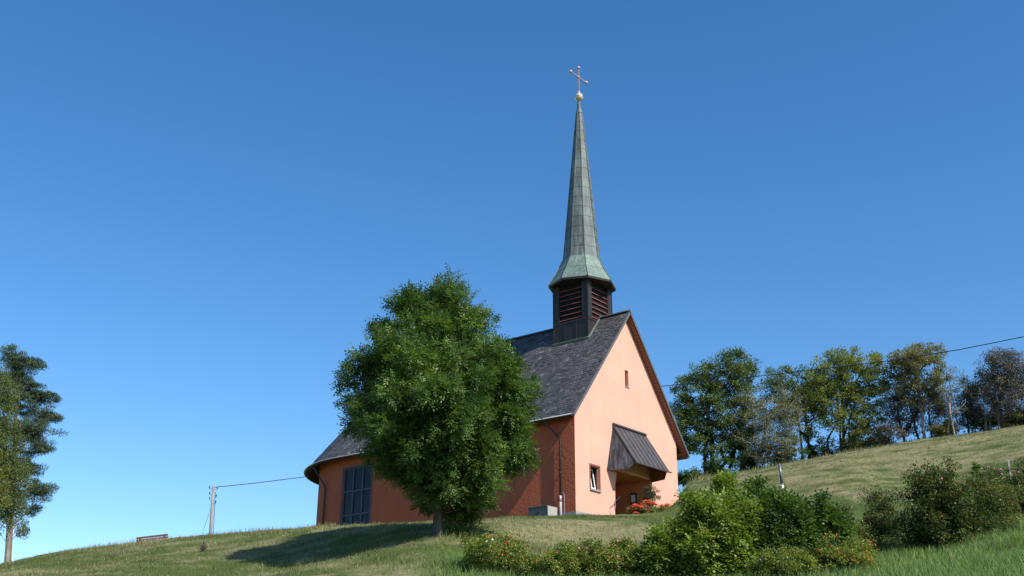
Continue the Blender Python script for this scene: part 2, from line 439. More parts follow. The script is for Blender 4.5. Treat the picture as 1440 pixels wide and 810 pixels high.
# ------------------------------------------------------------------ the ground: one sheet to the horizon
azs = np.concatenate([np.arange(-180, -36, 6.0), np.arange(-36, -29, 1.0), np.arange(-29, 29.01, .14), np.arange(30, 37, 1.0), np.arange(42, 180.1, 6.0)])
rs = np.concatenate([[0.4, 3, 6, 9, 12, 15, 18, 21, 24, 26, 28], np.arange(29, 106, .33), np.geomspace(107, 1590, 34)])
A, RR = np.meshgrid(np.radians(azs), rs, indexing='ij')
GX = RR * np.sin(A); GY = RR * np.cos(A); GZ = height(GX, GY)
na, nr = GX.shape
idx = np.arange(na * nr).reshape(na, nr)
FQ = np.stack([idx[:-1, :-1], idx[:-1, 1:], idx[1:, 1:], idx[1:, :-1]], -1).reshape(-1, 4)[:, ::-1]
FQ = FQ[:, ::-1] if False else FQ
dry_, lush_, _f = cover(GX.ravel(), GY.ravel())
V_ = np.stack([GX, GY, GZ], -1).reshape(-1, 3)
# make faces look up
a_, b_, c_ = V_[FQ[5000, 0]], V_[FQ[5000, 1]], V_[FQ[5000, 2]]
if np.cross(b_ - a_, c_ - a_)[2] < 0: FQ = FQ[:, ::-1]
g = np_mesh('ground', V_, FQ, 4, M['ground'], None, None, {'dry': ('POINT', dry_), 'lush': ('POINT', lush_)}, True)
g['kind'] = 'structure'

# ------------------------------------------------------------------ grass blades (stuff)
def blades(name, u0_, u1_, r0_, r1_, per_m2, hh, ww, seed, lean=.5, tall=0):
    rg = np.random.default_rng(seed)
    a0, a1 = R(azim(u0_)), R(azim(u1_))
    n = int(per_m2 * (a1 - a0) * (r1_**2 - r0_**2) / 2)
    a = rg.uniform(a0, a1, n); r = np.sqrt(rg.uniform(r0_**2, r1_**2, n))
    x = r * np.sin(a); y = r * np.cos(a)
    keep = rg.random(n) < .35 + 1.0 * fbm(x, y, .8, 3); x, y = x[keep], y[keep]; n = len(x)
    z = height(x, y) - .02
    d, l, f = cover(x, y)
    k = 4
    x = np.repeat(x, k) + rg.normal(0, .05, n * k); y = np.repeat(y, k) + rg.normal(0, .05, n * k); z = np.repeat(z, k)
    d = np.repeat(d, k); l = np.repeat(l, k); m = n * k
    d = (rg.random(m) < d * .85).astype(float) * rg.uniform(.6, 1, m) + rg.uniform(0, .12, m)
    hgt_ = hh * rg.uniform(.45, 1.25, m) * (1 + 1.0 * np.repeat(fbm(x[::k], y[::k], .5, 2), k) - .4) * (1 + .9 * l)
    if tall: hgt_ *= np.where(rg.random(m) < tall, 2.3, 1)
    th = rg.uniform(0, 2 * np.pi, m); w = ww * rg.uniform(.6, 1.3, m)
    px, py = np.cos(th), np.sin(th); lx, ly = rg.normal(0, lean, m) * hgt_, rg.normal(0, lean, m) * hgt_
    V = np.empty((m, 3, 3))
    V[:, 0] = np.stack([x - px * w, y - py * w, z], -1); V[:, 1] = np.stack([x + px * w, y + py * w, z], -1)
    V[:, 2] = np.stack([x + lx, y + ly, z + hgt_], -1)
    o = np_mesh(name, V.reshape(-1, 3), np.arange(3 * m).reshape(-1, 3), 3, M['grass'], None, rg.random(m), {'dry': ('FACE', np.clip(d, 0, 1)), 'lush': ('FACE', l)})
    o['kind'] = 'stuff'; return o
blades('mown_bank_grass', 520, 975, 36, 60, 55, .10, .010, 11)
blades('meadow_grass', -40, 540, 38, 66, 48, .085, .010, 12, .5, .05)
blades('lush_grass', 1120, 1460, 28, 49, 90, .15, .010, 13, .45)
blades('lush_grass', 600, 1130, 29, 36.8, 70, .15, .010, 14, .45)
blades('hay_field_grass', 940, 1460, 49, 101, 18, .075, .016, 15, .9)

# ------------------------------------------------------------------ the church
CH = Vector((3.632, 62.0, 9.799)); CROT = R(50.942)
W, ZR, EL, ER, OV, LC = 11.239, 13.673, .685, .907, .383, 19.5
ZEL, ZER = 5.723, 5.458
XC = W / 2
church = thing('church', 'salmon and terracotta village church with slate roof and tall green copper spire', 'church', CH, CROT)
def roof_z(x):
    if x <= XC: return ZEL + (x + EL) * (ZR - ZEL) / (XC + EL)
    return ZER + (W + ER - x) * (ZR - ZER) / (XC + ER)
T_ROOF = .32

def sheet(mb, P, n, s0, s1, top, z0, holes, depth, extra=()):
    """Wall sheet along s (P(s) gives x, y; n the outward normal), from z0 up to top(s), with rectangular holes and their reveals."""
    br = sorted(set([s0, s1] + [h_[0] for h_ in holes] + [h_[1] for h_ in holes] + list(extra)))
    for a, b in zip(br[:-1], br[1:]):
        mid = (a + b) / 2
        hs_ = sorted([(h_[2], h_[3]) for h_ in holes if h_[0] <= mid <= h_[1]])
        lo = z0
        for (h0, h1) in hs_ + [(None, None)]:
            pa, pb = P(a), P(b)
            za = zb = h0
            if h0 is None: za, zb = top(a), top(b)
            mb.poly([(*pa, lo), (*pb, lo), (*pb, zb), (*pa, za)])
            lo = h1
    for (a, b, c, d_) in holes:
        pa, pb = Vector((*P(a), 0)), Vector((*P(b), 0)); q = Vector((n[0], n[1], 0)) * -depth
        lo_, hi_ = Vector((0, 0, c)), Vector((0, 0, d_))
        for (s, t_) in ((pa + lo_, pa + hi_), (pb + hi_, pb + lo_), (pb + lo_, pa + lo_), (pa + hi_, pb + hi_)):
            mb.poly([s, t_, t_ + q, s + q])

# openings on the gable
WIN = (1.484, 2.376, 1.839, 3.196); VENT = (XC - .19, XC + .19, 8.76, 9.82)
POR = (3.99, 7.90, .20, 3.30); PD = 2.58
gb = MB()
gx = [XC]
sheet(gb, lambda s: (s, 0.0), (0, -1), 0.0, W, lambda s: roof_z(s) - T_ROOF, -2.5, [WIN, VENT], .26, [0.0, XC, W, POR[0], POR[1]]) if False else None
def gable(mb):
    xs = sorted(set([0, WIN[0], WIN[1], POR[0], VENT[0], XC, VENT[1], POR[1], W]))
    for a, b in zip(xs[:-1], xs[1:]):
        mid = (a + b) / 2; hs_ = []
        for h_ in (WIN, VENT, POR):
            if h_[0] <= mid <= h_[1]: hs_.append((h_[2], h_[3]))
        lo = -2.5
        for (h0, h1) in sorted(hs_):
            mb.quad((a, 0, lo), (b, 0, lo), (b, 0, h0), (a, 0, h0)); lo = h1
        mb.quad((a, 0, lo), (b, 0, lo), (b, 0, roof_z(b) - T_ROOF), (a, 0, roof_z(a) - T_ROOF))
    for (h_, dp) in ((WIN, .24), (VENT, .30)):
        a, b, c, d_ = h_
        mb.quad((a, 0, c), (a, 0, d_), (a, dp, d_), (a, dp, c)); mb.quad((b, 0, d_), (b, 0, c), (b, dp, c), (b, dp, d_))
        mb.quad((a, 0, d_), (b, 0, d_), (b, dp, d_), (a, dp, d_)); mb.quad((b, 0, c), (a, 0, c), (a, dp, c), (b, dp, c))
    a, b, c, d_ = POR; rc_ = MB()
    rc_.quad((a, 0, c), (a, 0, d_), (a, PD, d_), (a, PD, c)); rc_.quad((b, 0, d_), (b, 0, c), (b, PD, c), (b, PD, d_))
    rc_.quad((a, 0, d_), (b, 0, d_), (b, PD, d_), (a, PD, d_))
    rc_.quad((a, PD, c), (a, PD, d_), (b, PD, d_), (b, PD, c)); rc_.build('entrance_recess', M['recess'], church)
    # splayed corbels under the canopy cheeks
    for (x_in, x_out) in ((POR[0] - .005, 3.17), (POR[1] + .005, 8.02)):
        t_, m_, bt = (x_out, 0, 3.145), (x_in, 0, 3.145), (x_in, 0, 2.20)
        f2 = (x_in, -.14, 3.145)
        mb.poly([t_, f2, bt]); mb.poly([m_, bt, f2]); mb.poly([t_, m_, f2])
gable(gb)
gb.build('gable_wall', M['gable'], church)
fl = MB(); fl.quad((POR[0] - .1, -1.5, POR[2]), (POR[1] + .1, -1.5, POR[2]), (POR[1] + .1, PD, POR[2]), (POR[0] - .1, PD, POR[2]))
fl.quad((POR[0] - .1, -1.5, -2), (POR[1] + .1, -1.5, -2), (POR[1] + .1, -1.5, POR[2]), (POR[0] - .1, -1.5, POR[2])); fl.build('porch_floor', M['plinth'], church)

BW = (16.45, 19.15, .35, 5.05)          # tall window in the long wall
sw = MB()
def wall_top(y): return ZEL + EL * 1.26 - T_ROOF
ys = [0, 4, 8, 12, BW[0], BW[1], LC]
for a, b in zip(ys[:-1], ys[1:]):
    zt = roof_z(0) - T_ROOF
    if (a, b) == BW[:2]:
        sw.quad((0, b, -2.5), (0, a, -2.5), (0, a, BW[2]), (0, b, BW[2])); sw.quad((0, b, BW[3]), (0, a, BW[3]), (0, a, zt), (0, b, zt))
    else:
        sw.quad((0, b, -2.5), (0, a, -2.5), (0, a, zt), (0, b, zt))
a, b, c, d_ = BW
for q in (((0, a, c), (0, a, d_), (.3, a, d_), (.3, a, c)), ((0, b, d_), (0, b, c), (.3, b, c), (.3, b, d_)), ((0, a, d_), (0, b, d_), (.3, b, d_), (.3, a, d_)), ((0, b, c), (0, a, c), (.3, a, c), (.3, b, c))):
    sw.quad(*q)
NA = 40
def apse(r, k, n=NA): t_ = math.pi * k / n; return (XC - r * math.cos(t_), LC + r * math.sin(t_))
for k in range(NA):
    p, q = apse(XC, k), apse(XC, k + 1)
    sw.quad((*q, -2.5), (*p, -2.5), (*p, roof_z(0) - T_ROOF), (*q, roof_z(0) - T_ROOF))
sw.quad((W, 0, -2.5), (W, LC, -2.5), (W, LC, roof_z(W) - T_ROOF), (W, 0, roof_z(W) - T_ROOF))
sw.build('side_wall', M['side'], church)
pl = MB(); pl.box(-.035, 2.75, -.035, -.002, -2.4, .39); pl.box(-.035, -.002, -.002, 6.3, -2.4, .36); pl.build('plinth', M['plinth'], church)

# roof: boards underneath, laid slates on top
rf = MB()
NSL = 22
def nave_pt(side, y, t_, lift=0.0):
    """t_ runs from eave (0) to ridge (1); the lowest part kicks out a little."""
    if side < 0: x0, z0 = -EL, ZEL; nx, nz = -(ZR - ZEL), (XC + EL)
    else: x0, z0 = W + ER, ZER; nx, nz = (ZR - ZER), (XC + ER)
    ln = math.hypot(nx, nz); x = x0 + (XC - x0) * t_; z = z0 + (ZR - z0) * t_
    kick = .10 * max(0, 1 - t_ / .16) ** 2
    return Vector((x + nx / ln * lift, y, z + nz / ln * lift + kick * .0))
AP = .30                                 # the apse eave stands out further than the nave's
def cone_pt(k, t_, lift=0.0, n=NA):
    ang = math.pi * k / n; ov = EL + AP * math.sin(ang); 
    er = ER * (1 - math.cos(ang)) / 2 + (EL + AP) * (1 + math.cos(ang)) / 2 if False else ov + (ER - EL) * (1 - math.cos(ang)) / 2
    z0 = ZEL + (ZER - ZEL) * (1 - math.cos(ang)) / 2 - .18 * math.sin(ang)
    r_ = XC + er; dx, dy = -math.cos(ang), math.sin(ang)
    rr_ = r_ * (1 - t_); z = z0 + (ZR - z0) * t_; ln = math.hypot(r_, ZR - z0)
    return Vector((XC + dx * (rr_ + (ZR - z0) / ln * lift), LC + dy * (rr_ + (ZR - z0) / ln * lift), z + r_ / ln * lift))
for side in (-1, 1):
    p = [nave_pt(side, -OV, 0), nave_pt(side, LC, 0), nave_pt(side, LC, 1), nave_pt(side, -OV, 1)]
    q = [nave_pt(side, -OV, 0, -.16), nave_pt(side, LC, 0, -.16), nave_pt(side, LC, 1, -.16), nave_pt(side, -OV, 1, -.16)]
    rf.poly(p); rf.poly(q[::-1]); rf.poly([p[0], q[0], q[1], p[1]]); rf.poly([p[0], p[3], q[3], q[0]])
for k in range(NA):
    rf.poly([cone_pt(k, 0), cone_pt(k + 1, 0), cone_pt(k, 1)]); rf.poly([cone_pt(k, 0, -.16), cone_pt(k, 1, -.16), cone_pt(k + 1, 0, -.16)])
    rf.poly([cone_pt(k, 0), cone_pt(k, 0, -.16), cone_pt(k + 1, 0, -.16), cone_pt(k + 1, 0)])
roof = rf.build('roof', M['under'], church)
sl = MB(); rg = random.Random(5)
def slate(pa, pb, pc, pd):
    sl.quad(pa, pb, pc, pd, None, min(1, max(0, rg.gauss(.45, .22))) if rg.random() > .005 else 1.0)
for side in (-1, 1):
    L = (nave_pt(side, 0, 1) - nave_pt(side, 0, 0)).length; rows = int(L / .205)
    for i in range(rows + 1):
        t0, t1 = i / rows - .004, min(1, (i + 1.25) / rows); y = -OV - .03 - (.135 if i % 2 else 0)
        while y < LC:
            w_ = .27 * rg.uniform(.85, 1.12); y0, y1 = max(y, -OV - .03), min(y + w_ - .026, LC)
            if y1 > y0 and i < rows:
                l0 = .032 + rg.uniform(-.008, .014); dt = rg.uniform(-.003, .003)
                slate(nave_pt(side, y0, t0 + dt, l0), nave_pt(side, y1, t0 + dt, l0 + rg.uniform(-.008, .008)), nave_pt(side, y1, t1, .014), nave_pt(side, y0, t1, .014))
            y += w_
rows = 48
for i in range(rows):
    t0, t1 = i / rows - .004, min(1, (i + 1.25) / rows); cnt = max(6, int(math.pi * 6.3 * (1 - i / rows) / .28)); k = rg.random()
    st = NA / cnt
    for j in range(cnt):
        k0, k1 = max(0, (j - (.5 if i % 2 else 0)) * st), min(NA, (j + 1 - (.5 if i % 2 else 0)) * st - .012 * st / .3)
        if k1 <= k0: continue
        l0 = .032 + rg.uniform(-.008, .014)
        slate(cone_pt(k0, t0, l0), cone_pt(k1, t0, l0), cone_pt(k1, t1, .014), cone_pt(k0, t1, .014))
sl.build('slates', M['slate'], roof)
rc = MB()
rc.bar((XC - .09, -OV - .02, ZR + .03), (XC - .09, LC, ZR + .03), .24, .03, (-.6, 0, .8)); rc.bar((XC + .09, -OV - .02, ZR + .03), (XC + .09, LC, ZR + .03), .24, .03, (.6, 0, .8))
rc.build('ridge_cap', M['slate'], roof)
vb = MB()
for side in (-1, 1):                     # verge trim along the gable edge
    vb.bar(nave_pt(side, -OV - .045, -.005, -.06), nave_pt(side, -OV - .045, 1.0, -.06), .05, .15, nave_pt(side, 0, 0, 1) - nave_pt(side, 0, 0, 0))
vb.build('verge_trim', M['verge'], roof)
so = MB()
for side in (-1, 1):                     # boarded soffit of the overhang, in narrow boards
    nb = 46
    for i in range(nb):
        t0, t1 = i / nb, (i + .93) / nb
        so.quad(nave_pt(side, -OV - .01, t0, -.175), nave_pt(side, .0, t0, -.175), nave_pt(side, .0, t1, -.18), nave_pt(side, -OV - .01, t1, -.18))
p = nave_pt(1, 0, 0, -.17)
so.poly([(W + ER, -OV, ZER - .16), (W, -OV, ZER + .02), (W, LC, ZER + .02), (W + ER, LC, ZER - .16)])
so.build('soffit', M['soffit'], roof)
gu = MB()
path = [Vector((-EL - .07, -OV - .02, ZEL - .03)), Vector((-EL - .07, LC, ZEL - .03))]
for k in range(1, 31):
    c_ = cone_pt(k, 0); d_ = Vector((c_.x - XC, c_.y - LC, 0)).normalized(); path.append(c_ + d_ * .07 + Vector((0, 0, -.03)))
def gutter(mb, path, r_=.085):
    rings = []
    for i, p_ in enumerate(path):
        d_ = (path[min(i + 1, len(path) - 1)] - path[max(0, i - 1)]).normalized(); o_ = d_.cross(Vector((0, 0, 1))).normalized()
        rings.append([p_ + o_ * (r_ * math.cos(a)) + Vector((0, 0, 1)) * (r_ * math.sin(a)) for a in [math.pi + math.pi * j / 7 for j in range(8)]])
    for a, b in zip(rings[:-1], rings[1:]):
        for j in range(7): mb.quad(a[j], b[j], b[j + 1], a[j + 1])
    mb.poly(rings[0]); mb.poly(rings[-1])
gutter(gu, path, .095); gu.build('gutter', M['pipe'], roof)
gr_ = MB(); rim = []
for i_, p_ in enumerate(path):
    d_ = (path[min(i_ + 1, len(path) - 1)] - path[max(0, i_ - 1)]).normalized(); o_ = d_.cross(Vector((0, 0, 1))).normalized()
    rim.append(p_ - o_ * .095 if (p_ - o_ - Vector((XC, min(p_.y, LC), p_.z))).length > (p_ + o_ - Vector((XC, min(p_.y, LC), p_.z))).length else p_ + o_ * .095)
gr_.tube(rim, .03, 6); gr_.build('gutter_rim', M['zinc'], roof, True)

# bell turret and spire
TY, TS = 3.25, 1.37
tz0, tz1 = 10.6, 15.95
tb = MB()
tb.box(XC - TS, XC + TS, TY - TS, TY + TS, tz0, 13.35)
tb.box(XC - TS + .12, XC + TS - .12, TY - TS + .12, TY + TS - .12, 13.35, tz1)
for sx in (-1, 1):
    for sy in (-1, 1):
        x0, x1 = sorted((XC + sx * TS, XC + sx * (TS - .46))); y0, y1 = sorted((TY + sy * TS, TY + sy * (TS - .46)))
        tb.box(x0, x1, y0, y1, 13.352, tz1)
tb.box(XC - TS - .03, XC + TS + .03, TY - TS - .03, TY + TS + .03, 13.28, 13.42)
for k in (-1, 0, 1):                       # standing seams on the skirt
    if k:
        tb.box(XC - TS - .035, XC - TS, TY + k * .45 - .02, TY + k * .45 + .02, tz0, 13.28); tb.box(XC + k * .45 - .02, XC + k * .45 + .02, TY - TS - .035, TY - TS, tz0, 13.28)
for sx in (-1, 1):
    for sy in (-1, 1): tb.box(XC + sx * TS - .03, XC + sx * TS + .03, TY + sy * TS - .03, TY + sy * TS + .03, tz0, tz1 - .01)
turret = tb.build('bell_turret', M['dark'], church)
fz = MB()
xw_ = XC - TS; zz_ = roof_z(xw_) + .09
fz.bar((xw_ - .05, TY - TS - .06, zz_ - .04), (xw_ - .05, TY + TS + .06, zz_ - .04), .05, .16, (-.6, 0, .8))
fz.bar((xw_ - .04, TY - TS - .05, zz_ - .03), (XC, TY - TS - .05, ZR + .1), .06, .09, (0, 0, 1))
fz.build('flashing', M['flare'], turret)
for (ax, sg) in (('x', -1), ('y', -1), ('x', 1), ('y', 1)):
    lv = MB(); hw_ = TS - .47
    for i in range(7):
        z = 13.52 + i * .335
        if ax == 'x':
            xo, xi = XC + sg * (TS - .02), XC + sg * (TS - .12)
            lv.add([(xo, TY - hw_, z), (xo, TY + hw_, z), (xi, TY + hw_, z + .085), (xi, TY - hw_, z + .085), (xo, TY - hw_, z + .03), (xo, TY + hw_, z + .03), (xi, TY + hw_, z + .115), (xi, TY - hw_, z + .115)], [(0, 1, 2, 3), (4, 7, 6, 5), (0, 4, 5, 1)])
        else:
            xo, xi = TY + sg * (TS - .02), TY + sg * (TS - .12)
            lv.add([(XC - hw_, xo, z), (XC + hw_, xo, z), (XC + hw_, xi, z + .085), (XC - hw_, xi, z + .085), (XC - hw_, xo, z + .03), (XC + hw_, xo, z + .03), (XC + hw_, xi, z + .115), (XC - hw_, xi, z + .115)], [(0, 1, 2, 3), (4, 7, 6, 5), (0, 4, 5, 1)])
    lv.build('louver', M['louver'], turret)
    vo = MB(); ww_ = TS - .118
    if ax == 'x': vo.quad((XC + sg * ww_, TY - hw_, 13.43), (XC + sg * ww_, TY + hw_, 13.43), (XC + sg * ww_, TY + hw_, tz1), (XC + sg * ww_, TY - hw_, tz1))
    else: vo.quad((XC - hw_, TY + sg * ww_, 13.43), (XC + hw_, TY + sg * ww_, 13.43), (XC + hw_, TY + sg * ww_, tz1), (XC - hw_, TY + sg * ww_, tz1))
    vo.build('louver_gap_shade', M['black'], turret)  # black sheet paints the turret's inner darkness between the slats
def octo(r_, z): return [Vector((XC + r_ * math.cos(R(45 * k)), TY + r_ * math.sin(R(45 * k)), z)) for k in range(8)]
sp = MB()
ZF, RF, ZT, RT = 17.95, 1.25, 29.2, .20
nrow = 15
for i in range(nrow):
    z0, z1 = ZF + (ZT - ZF) * i / nrow, ZF + (ZT - ZF) * (i + 1) / nrow
    ra, rb = RF + (RT - RF) * i / nrow, RF + (RT - RF) * (i + 1) / nrow
    lo, hi = octo(ra + .022, z0 - .012), octo(rb + .004, z1)
    for k in range(8):
        sp.quad(lo[k], lo[(k + 1) % 8], hi[(k + 1) % 8], hi[k], None, rg.uniform(.25, .8))
    lo2 = octo(ra - .02, z0)
    for k in range(8): sp.quad(lo2[k], lo2[(k + 1) % 8], lo[(k + 1) % 8], lo[k], None, .0)
a_, b_ = octo(RF + .01, ZF), octo(RT + .02, ZT)
for k in range(8): sp.bar(a_[k], b_[k], .05, .05, (XC - a_[k].x, TY - a_[k].y, 0), .3)
sp.lathe([(RT + .02, ZT - .02), (RT + .03, ZT + .03), (.15, ZT + .4), (.085, 30.25)], (XC, TY, 0), 12, .55)
spire = sp.build('spire', M['copper'], turret)
fr = MB()
zs = [(2.26, 16.12), (1.72, 17.06), (RF + .03, ZF + .02)]
for (r1_, z1), (r2_, z2), tt in ((zs[0], zs[1], .45), (zs[1], zs[2], .65)):
    lo, hi = octo(r1_ + .02, z1 - .01), octo(r2_, z2)
    for k in range(8): fr.quad(lo[k], lo[(k + 1) % 8], hi[(k + 1) % 8], hi[k], None, tt + rg.uniform(-.15, .2))
a_, m_, b_ = octo(2.28, 16.12), octo(1.74, 17.06), octo(RF + .03, ZF + .02)
for k in range(8):
    fr.bar(a_[k], m_[k], .05, .05, (XC - a_[k].x, TY - a_[k].y, 0), .3); fr.bar(m_[k], b_[k], .05, .05, (XC - a_[k].x, TY - a_[k].y, 0), .3)
fr.build('spire_skirt', M['flare'], turret)
ef = MB(); a_, b_, c_ = octo(2.27, 16.12), octo(2.25, 15.98), octo(1.25, 15.94)
for k in range(8):
    j = (k + 1) % 8; ef.quad(a_[k], b_[k], b_[j], a_[j]); ef.quad(b_[k], c_[k], c_[j], b_[j])
ef.build('eave_board', M['dark'], turret)
bl = MB(); bl.lathe([(.001, -.30)] + [(.30 * math.sin(R(t_)), -.30 * math.cos(R(t_))) for t_ in range(15, 180, 15)] + [(.001, .30)], (XC, TY, 30.5), 24)
bl.lathe([(.30, -.03), (.325, -.02), (.325, .02), (.30, .03)], (XC, TY, 30.5), 24); bl.build('ball_finial', M['gold'], spire, True)
cs = MB()
cs.bar((XC, TY, 30.78), (XC, TY, 32.86), .07, .07); cs.bar((XC - .92, TY, 32.13), (XC + .92, TY, 32.13), .07, .068)
cs.lathe([(.07, 0), (.10, .03), (.06, .10), (.04, .2)], (XC, TY, 30.78), 10)
for c_ in ((XC, TY, 32.9), (XC - .95, TY, 32.13), (XC + .95, TY, 32.13)):
    cs.lathe([(.001, -.13)] + [(.13 * math.sin(R(t_)), -.13 * math.cos(R(t_))) for t_ in range(30, 180, 30)] + [(.001, .13)], c_, 12)
cs.lathe([(.001, -.1)] + [(.1 * math.sin(R(t_)), -.1 * math.cos(R(t_))) for t_ in range(30, 180, 30)] + [(.001, .1)], (XC, TY, 32.13), 12)
cs.build('cross', M['crossm'], spire)

# entrance canopy
CZ, CE, CP, CX0, CX1 = 6.055, 3.63, 1.57, 3.93, 7.42
cn = MB()
top0, top1, ev0, ev1 = Vector((CX0, -.003, CZ)), Vector((CX1, -.003, CZ)), Vector((CX0, -CP, CE)), Vector((CX1, -CP, CE))
nn = (ev1 - ev0).cross(top0 - ev0).normalized()
if nn.z < 0: nn = -nn
oh = (ev0 - top0).normalized() * .08
side_o = Vector((.07, 0, 0))
A0, A1, B0, B1 = top0 - side_o, top1 + side_o, ev0 + oh - side_o, ev1 + oh + side_o
cn.add([A0, A1, B1, B0, A0 - nn * .06, A1 - nn * .06, B1 - nn * .06, B0 - nn * .06], [(0, 3, 2, 1), (4, 5, 6, 7), (3, 7, 6, 2), (0, 4, 7, 3), (1, 2, 6, 5)])
for i in range(8):
    f = i / 7; cn.bar(A0.lerp(A1, f) + nn * .01, B0.lerp(B1, f) + nn * .01, .03, .05, nn, .35)
cn.bar(A0 + nn * .03 + Vector((0, -.06, 0)), A1 + nn * .03 + Vector((.02, -.06, 0)), .14, .08, nn, .3)
cn.bar(B0 + Vector((-.02, -.03, -.03)), B1 + Vector((.22, -.03, -.03)), .09, .07, (0, 0, 1), .3)
canopy = cn.build('canopy', M['canopy'], church)
for (rx, wx, mx) in ((CX0, 3.15, 3.60), (CX1, 8.02, 7.65)):
    ck = MB(); s_ = -1 if rx < XC else 1
    wt, wb, md, ec = Vector((rx, -.004, CZ - .02)), Vector((wx, -.004, 3.155)), Vector((mx, -1.2, 3.155)), Vector((rx, -CP + .02, CE - .03))
    off = Vector((-s_ * .05, 0, 0))
    ck.poly([wt, wb, md, ec], None, .5); lnn = MB(); lnn.poly([p_ + off for p_ in (ec, md, wb, wt)]); lnn.build('cheek_lining', M['soffit'], canopy)
    for p_, q_ in ((wb, md), (md, ec)): ck.poly([p_, p_ + off, q_ + off, q_])
    for f in (.33, .66): ck.bar(wt.lerp(ec, f * .9), wb.lerp(md, f), .03, .03, (s_, 0, 0), .15)
    ck.build('canopy_cheek', M['cheek'], canopy)

# windows, door, lamp
def win_frame(parent, mat, pts_fn, bars):
    mb = MB()
    for b_ in bars: mb.box(*b_)
    return mb.build('window_frame', mat, parent)
a, b, c, d_ = WIN
wf = MB(); y0, y1 = .10, .17
for q in ((a + .001, a + .07, y0, y1, c, d_), (b - .07, b - .001, y0, y1, c, d_), (a + .07, b - .07, y0, y1, d_ - .07, d_ - .001), (a + .07, b - .07, y0, y1, c + .001, c + .07)): wf.box(*q)
for q in ((a - .10, a + .0, -.022, .0, c - .02, d_ + .10), (b, b + .10, -.022, .0, c - .02, d_ + .10), (a, b, -.0225, .0, d_, d_ + .099)): wf.box(*q)
win = wf.build('window', M['frame_brown'], church)
sh = MB()                                  # bottom-hung white sash, tilted in
tl = .22
def tilt(x, z): return (x, .19 + tl * (z - c) / (d_ - c), z)
for (x0, x1, z0, z1) in ((a + .08, a + .15, c + .08, d_ - .09), (b - .15, b - .08, c + .08, d_ - .09), (a + .15, b - .15, c + .08, c + .15), (a + .15, b - .15, d_ - .16, d_ - .09), ((a + b) / 2 - .03, (a + b) / 2 + .03, c + .15, d_ - .16)):
    p_ = [tilt(x0, z0), tilt(x1, z0), tilt(x1, z1), tilt(x0, z1)]; q_ = [(x, y + .05, z) for x, y, z in p_]
    sh.add(p_ + q_, [(0, 1, 2, 3), (0, 3, 7, 4), (1, 5, 6, 2), (0, 4, 5, 1), (3, 2, 6, 7)])
sh.build('sash', M['white'], win)
gp = MB(); gp.quad((a, .52, c - .1), (b, .52, c - .1), (b, .52, d_), (a, .52, d_)); gp.box(a - .2, a, .24, .53, c - .2, d_ + .1); gp.box(b, b + .2, .24, .53, c - .2, d_ + .1); gp.build('pane', M['glass'], win)
sl_ = MB(); sl_.box(a - .09, b + .09, -.10, .09, c - .09, c - .001); sl_.build('sill', M['plinth'], win)
a, b, c, d_ = VENT
v_ = MB(); v_.box(a, a + .045, .14, .2, c, d_); v_.box(b - .045, b, .14, .2, c, d_); v_.box(a + .045, b - .045, .14, .2, d_ - .05, d_); v_.box(a + .045, b - .045, .14, .2, c, c + .05)
slit = v_.build('window', M['frame_brown'], church)
v2 = MB(); v2.quad((a, .23, c), (b, .23, c), (b, .23, d_), (a, .23, d_)); v2.build('pane', M['glass'], slit)
v3 = MB(); v3.box(a - .03, b + .03, -.05, .13, c - .05, c - .001); v3.build('sill', M['plinth'], slit)
a, b, c, d_ = BW
bw = MB(); x0, x1 = .06, .16
ws = (b - a) / 3; hs3 = (d_ - c) / 3
for i in range(4):
    y = a + ws * i; w_ = .09 if i in (0, 3) else .05
    bw.box(x0, x1, max(a, y - w_), min(b, y + w_), c, d_)
for j in range(4):
    z = c + hs3 * j; w_ = .10 if j in (0, 3) else .05
    for i in range(3): bw.box(x0 + .006, x1 - .006, a + ws * i + .09, a + ws * (i + 1) - .09, max(c, z - w_), min(d_, z + w_))
big = bw.build('window', M['frame_blue'], church)
for i in range(3):
    for j in range(3):
        gl = MB(); tw = [rg.uniform(-.012, .012) for _ in range(4)]
        y0, y1, z0, z1 = a + ws * i + .04, a + ws * (i + 1) - .04, c + hs3 * j + .04, c + hs3 * (j + 1) - .04
        gl.quad((.125 + tw[0], y1, z0), (.125 + tw[1], y0, z0), (.125 + tw[2], y0, z1), (.125 + tw[3], y1, z1)); gl.build('pane', M['glass'], big)
bs = MB(); bs.box(-.05, .0, a - .10, a, c, d_ + .1); bs.box(-.05, .0, b, b + .10, c, d_ + .1); bs.box(-.052, .0, a, b, d_, d_ + .1); bs.build('surround', M['frame_blue'], big)
dr = MB()
for i in range(9):
    x0 = 5.35 + i * .26; dr.box(x0, x0 + .245, PD - .075, PD - .002, POR[2], 2.62)
dr.box(5.25, 5.35, PD - .10, PD - .002, POR[2], 2.74); dr.box(7.69, 7.79, PD - .10, PD - .002, POR[2], 2.74); dr.box(5.35, 7.69, PD - .10, PD - .002, 2.63, 2.74)
door = dr.build('door', M['door'], church)
dh = MB(); dh.tube([(6.5, PD - .09, 1.28), (6.5, PD - .15, 1.28), (6.36, PD - .15, 1.28)], .014, 6); dh.build('handle', M['iron'], door)
lm = MB(); lm.box(POR[1] - .13, POR[1] - .002, .98, 1.42, 1.95, 2.62); lamp = lm.build('wall_lamp', M['iron'], church, False, .02)
lg = MB(); lg.box(POR[1] - .15, POR[1] - .13, 1.06, 1.34, 2.04, 2.50); lg.build('lamp_glass', M['white'], lamp)

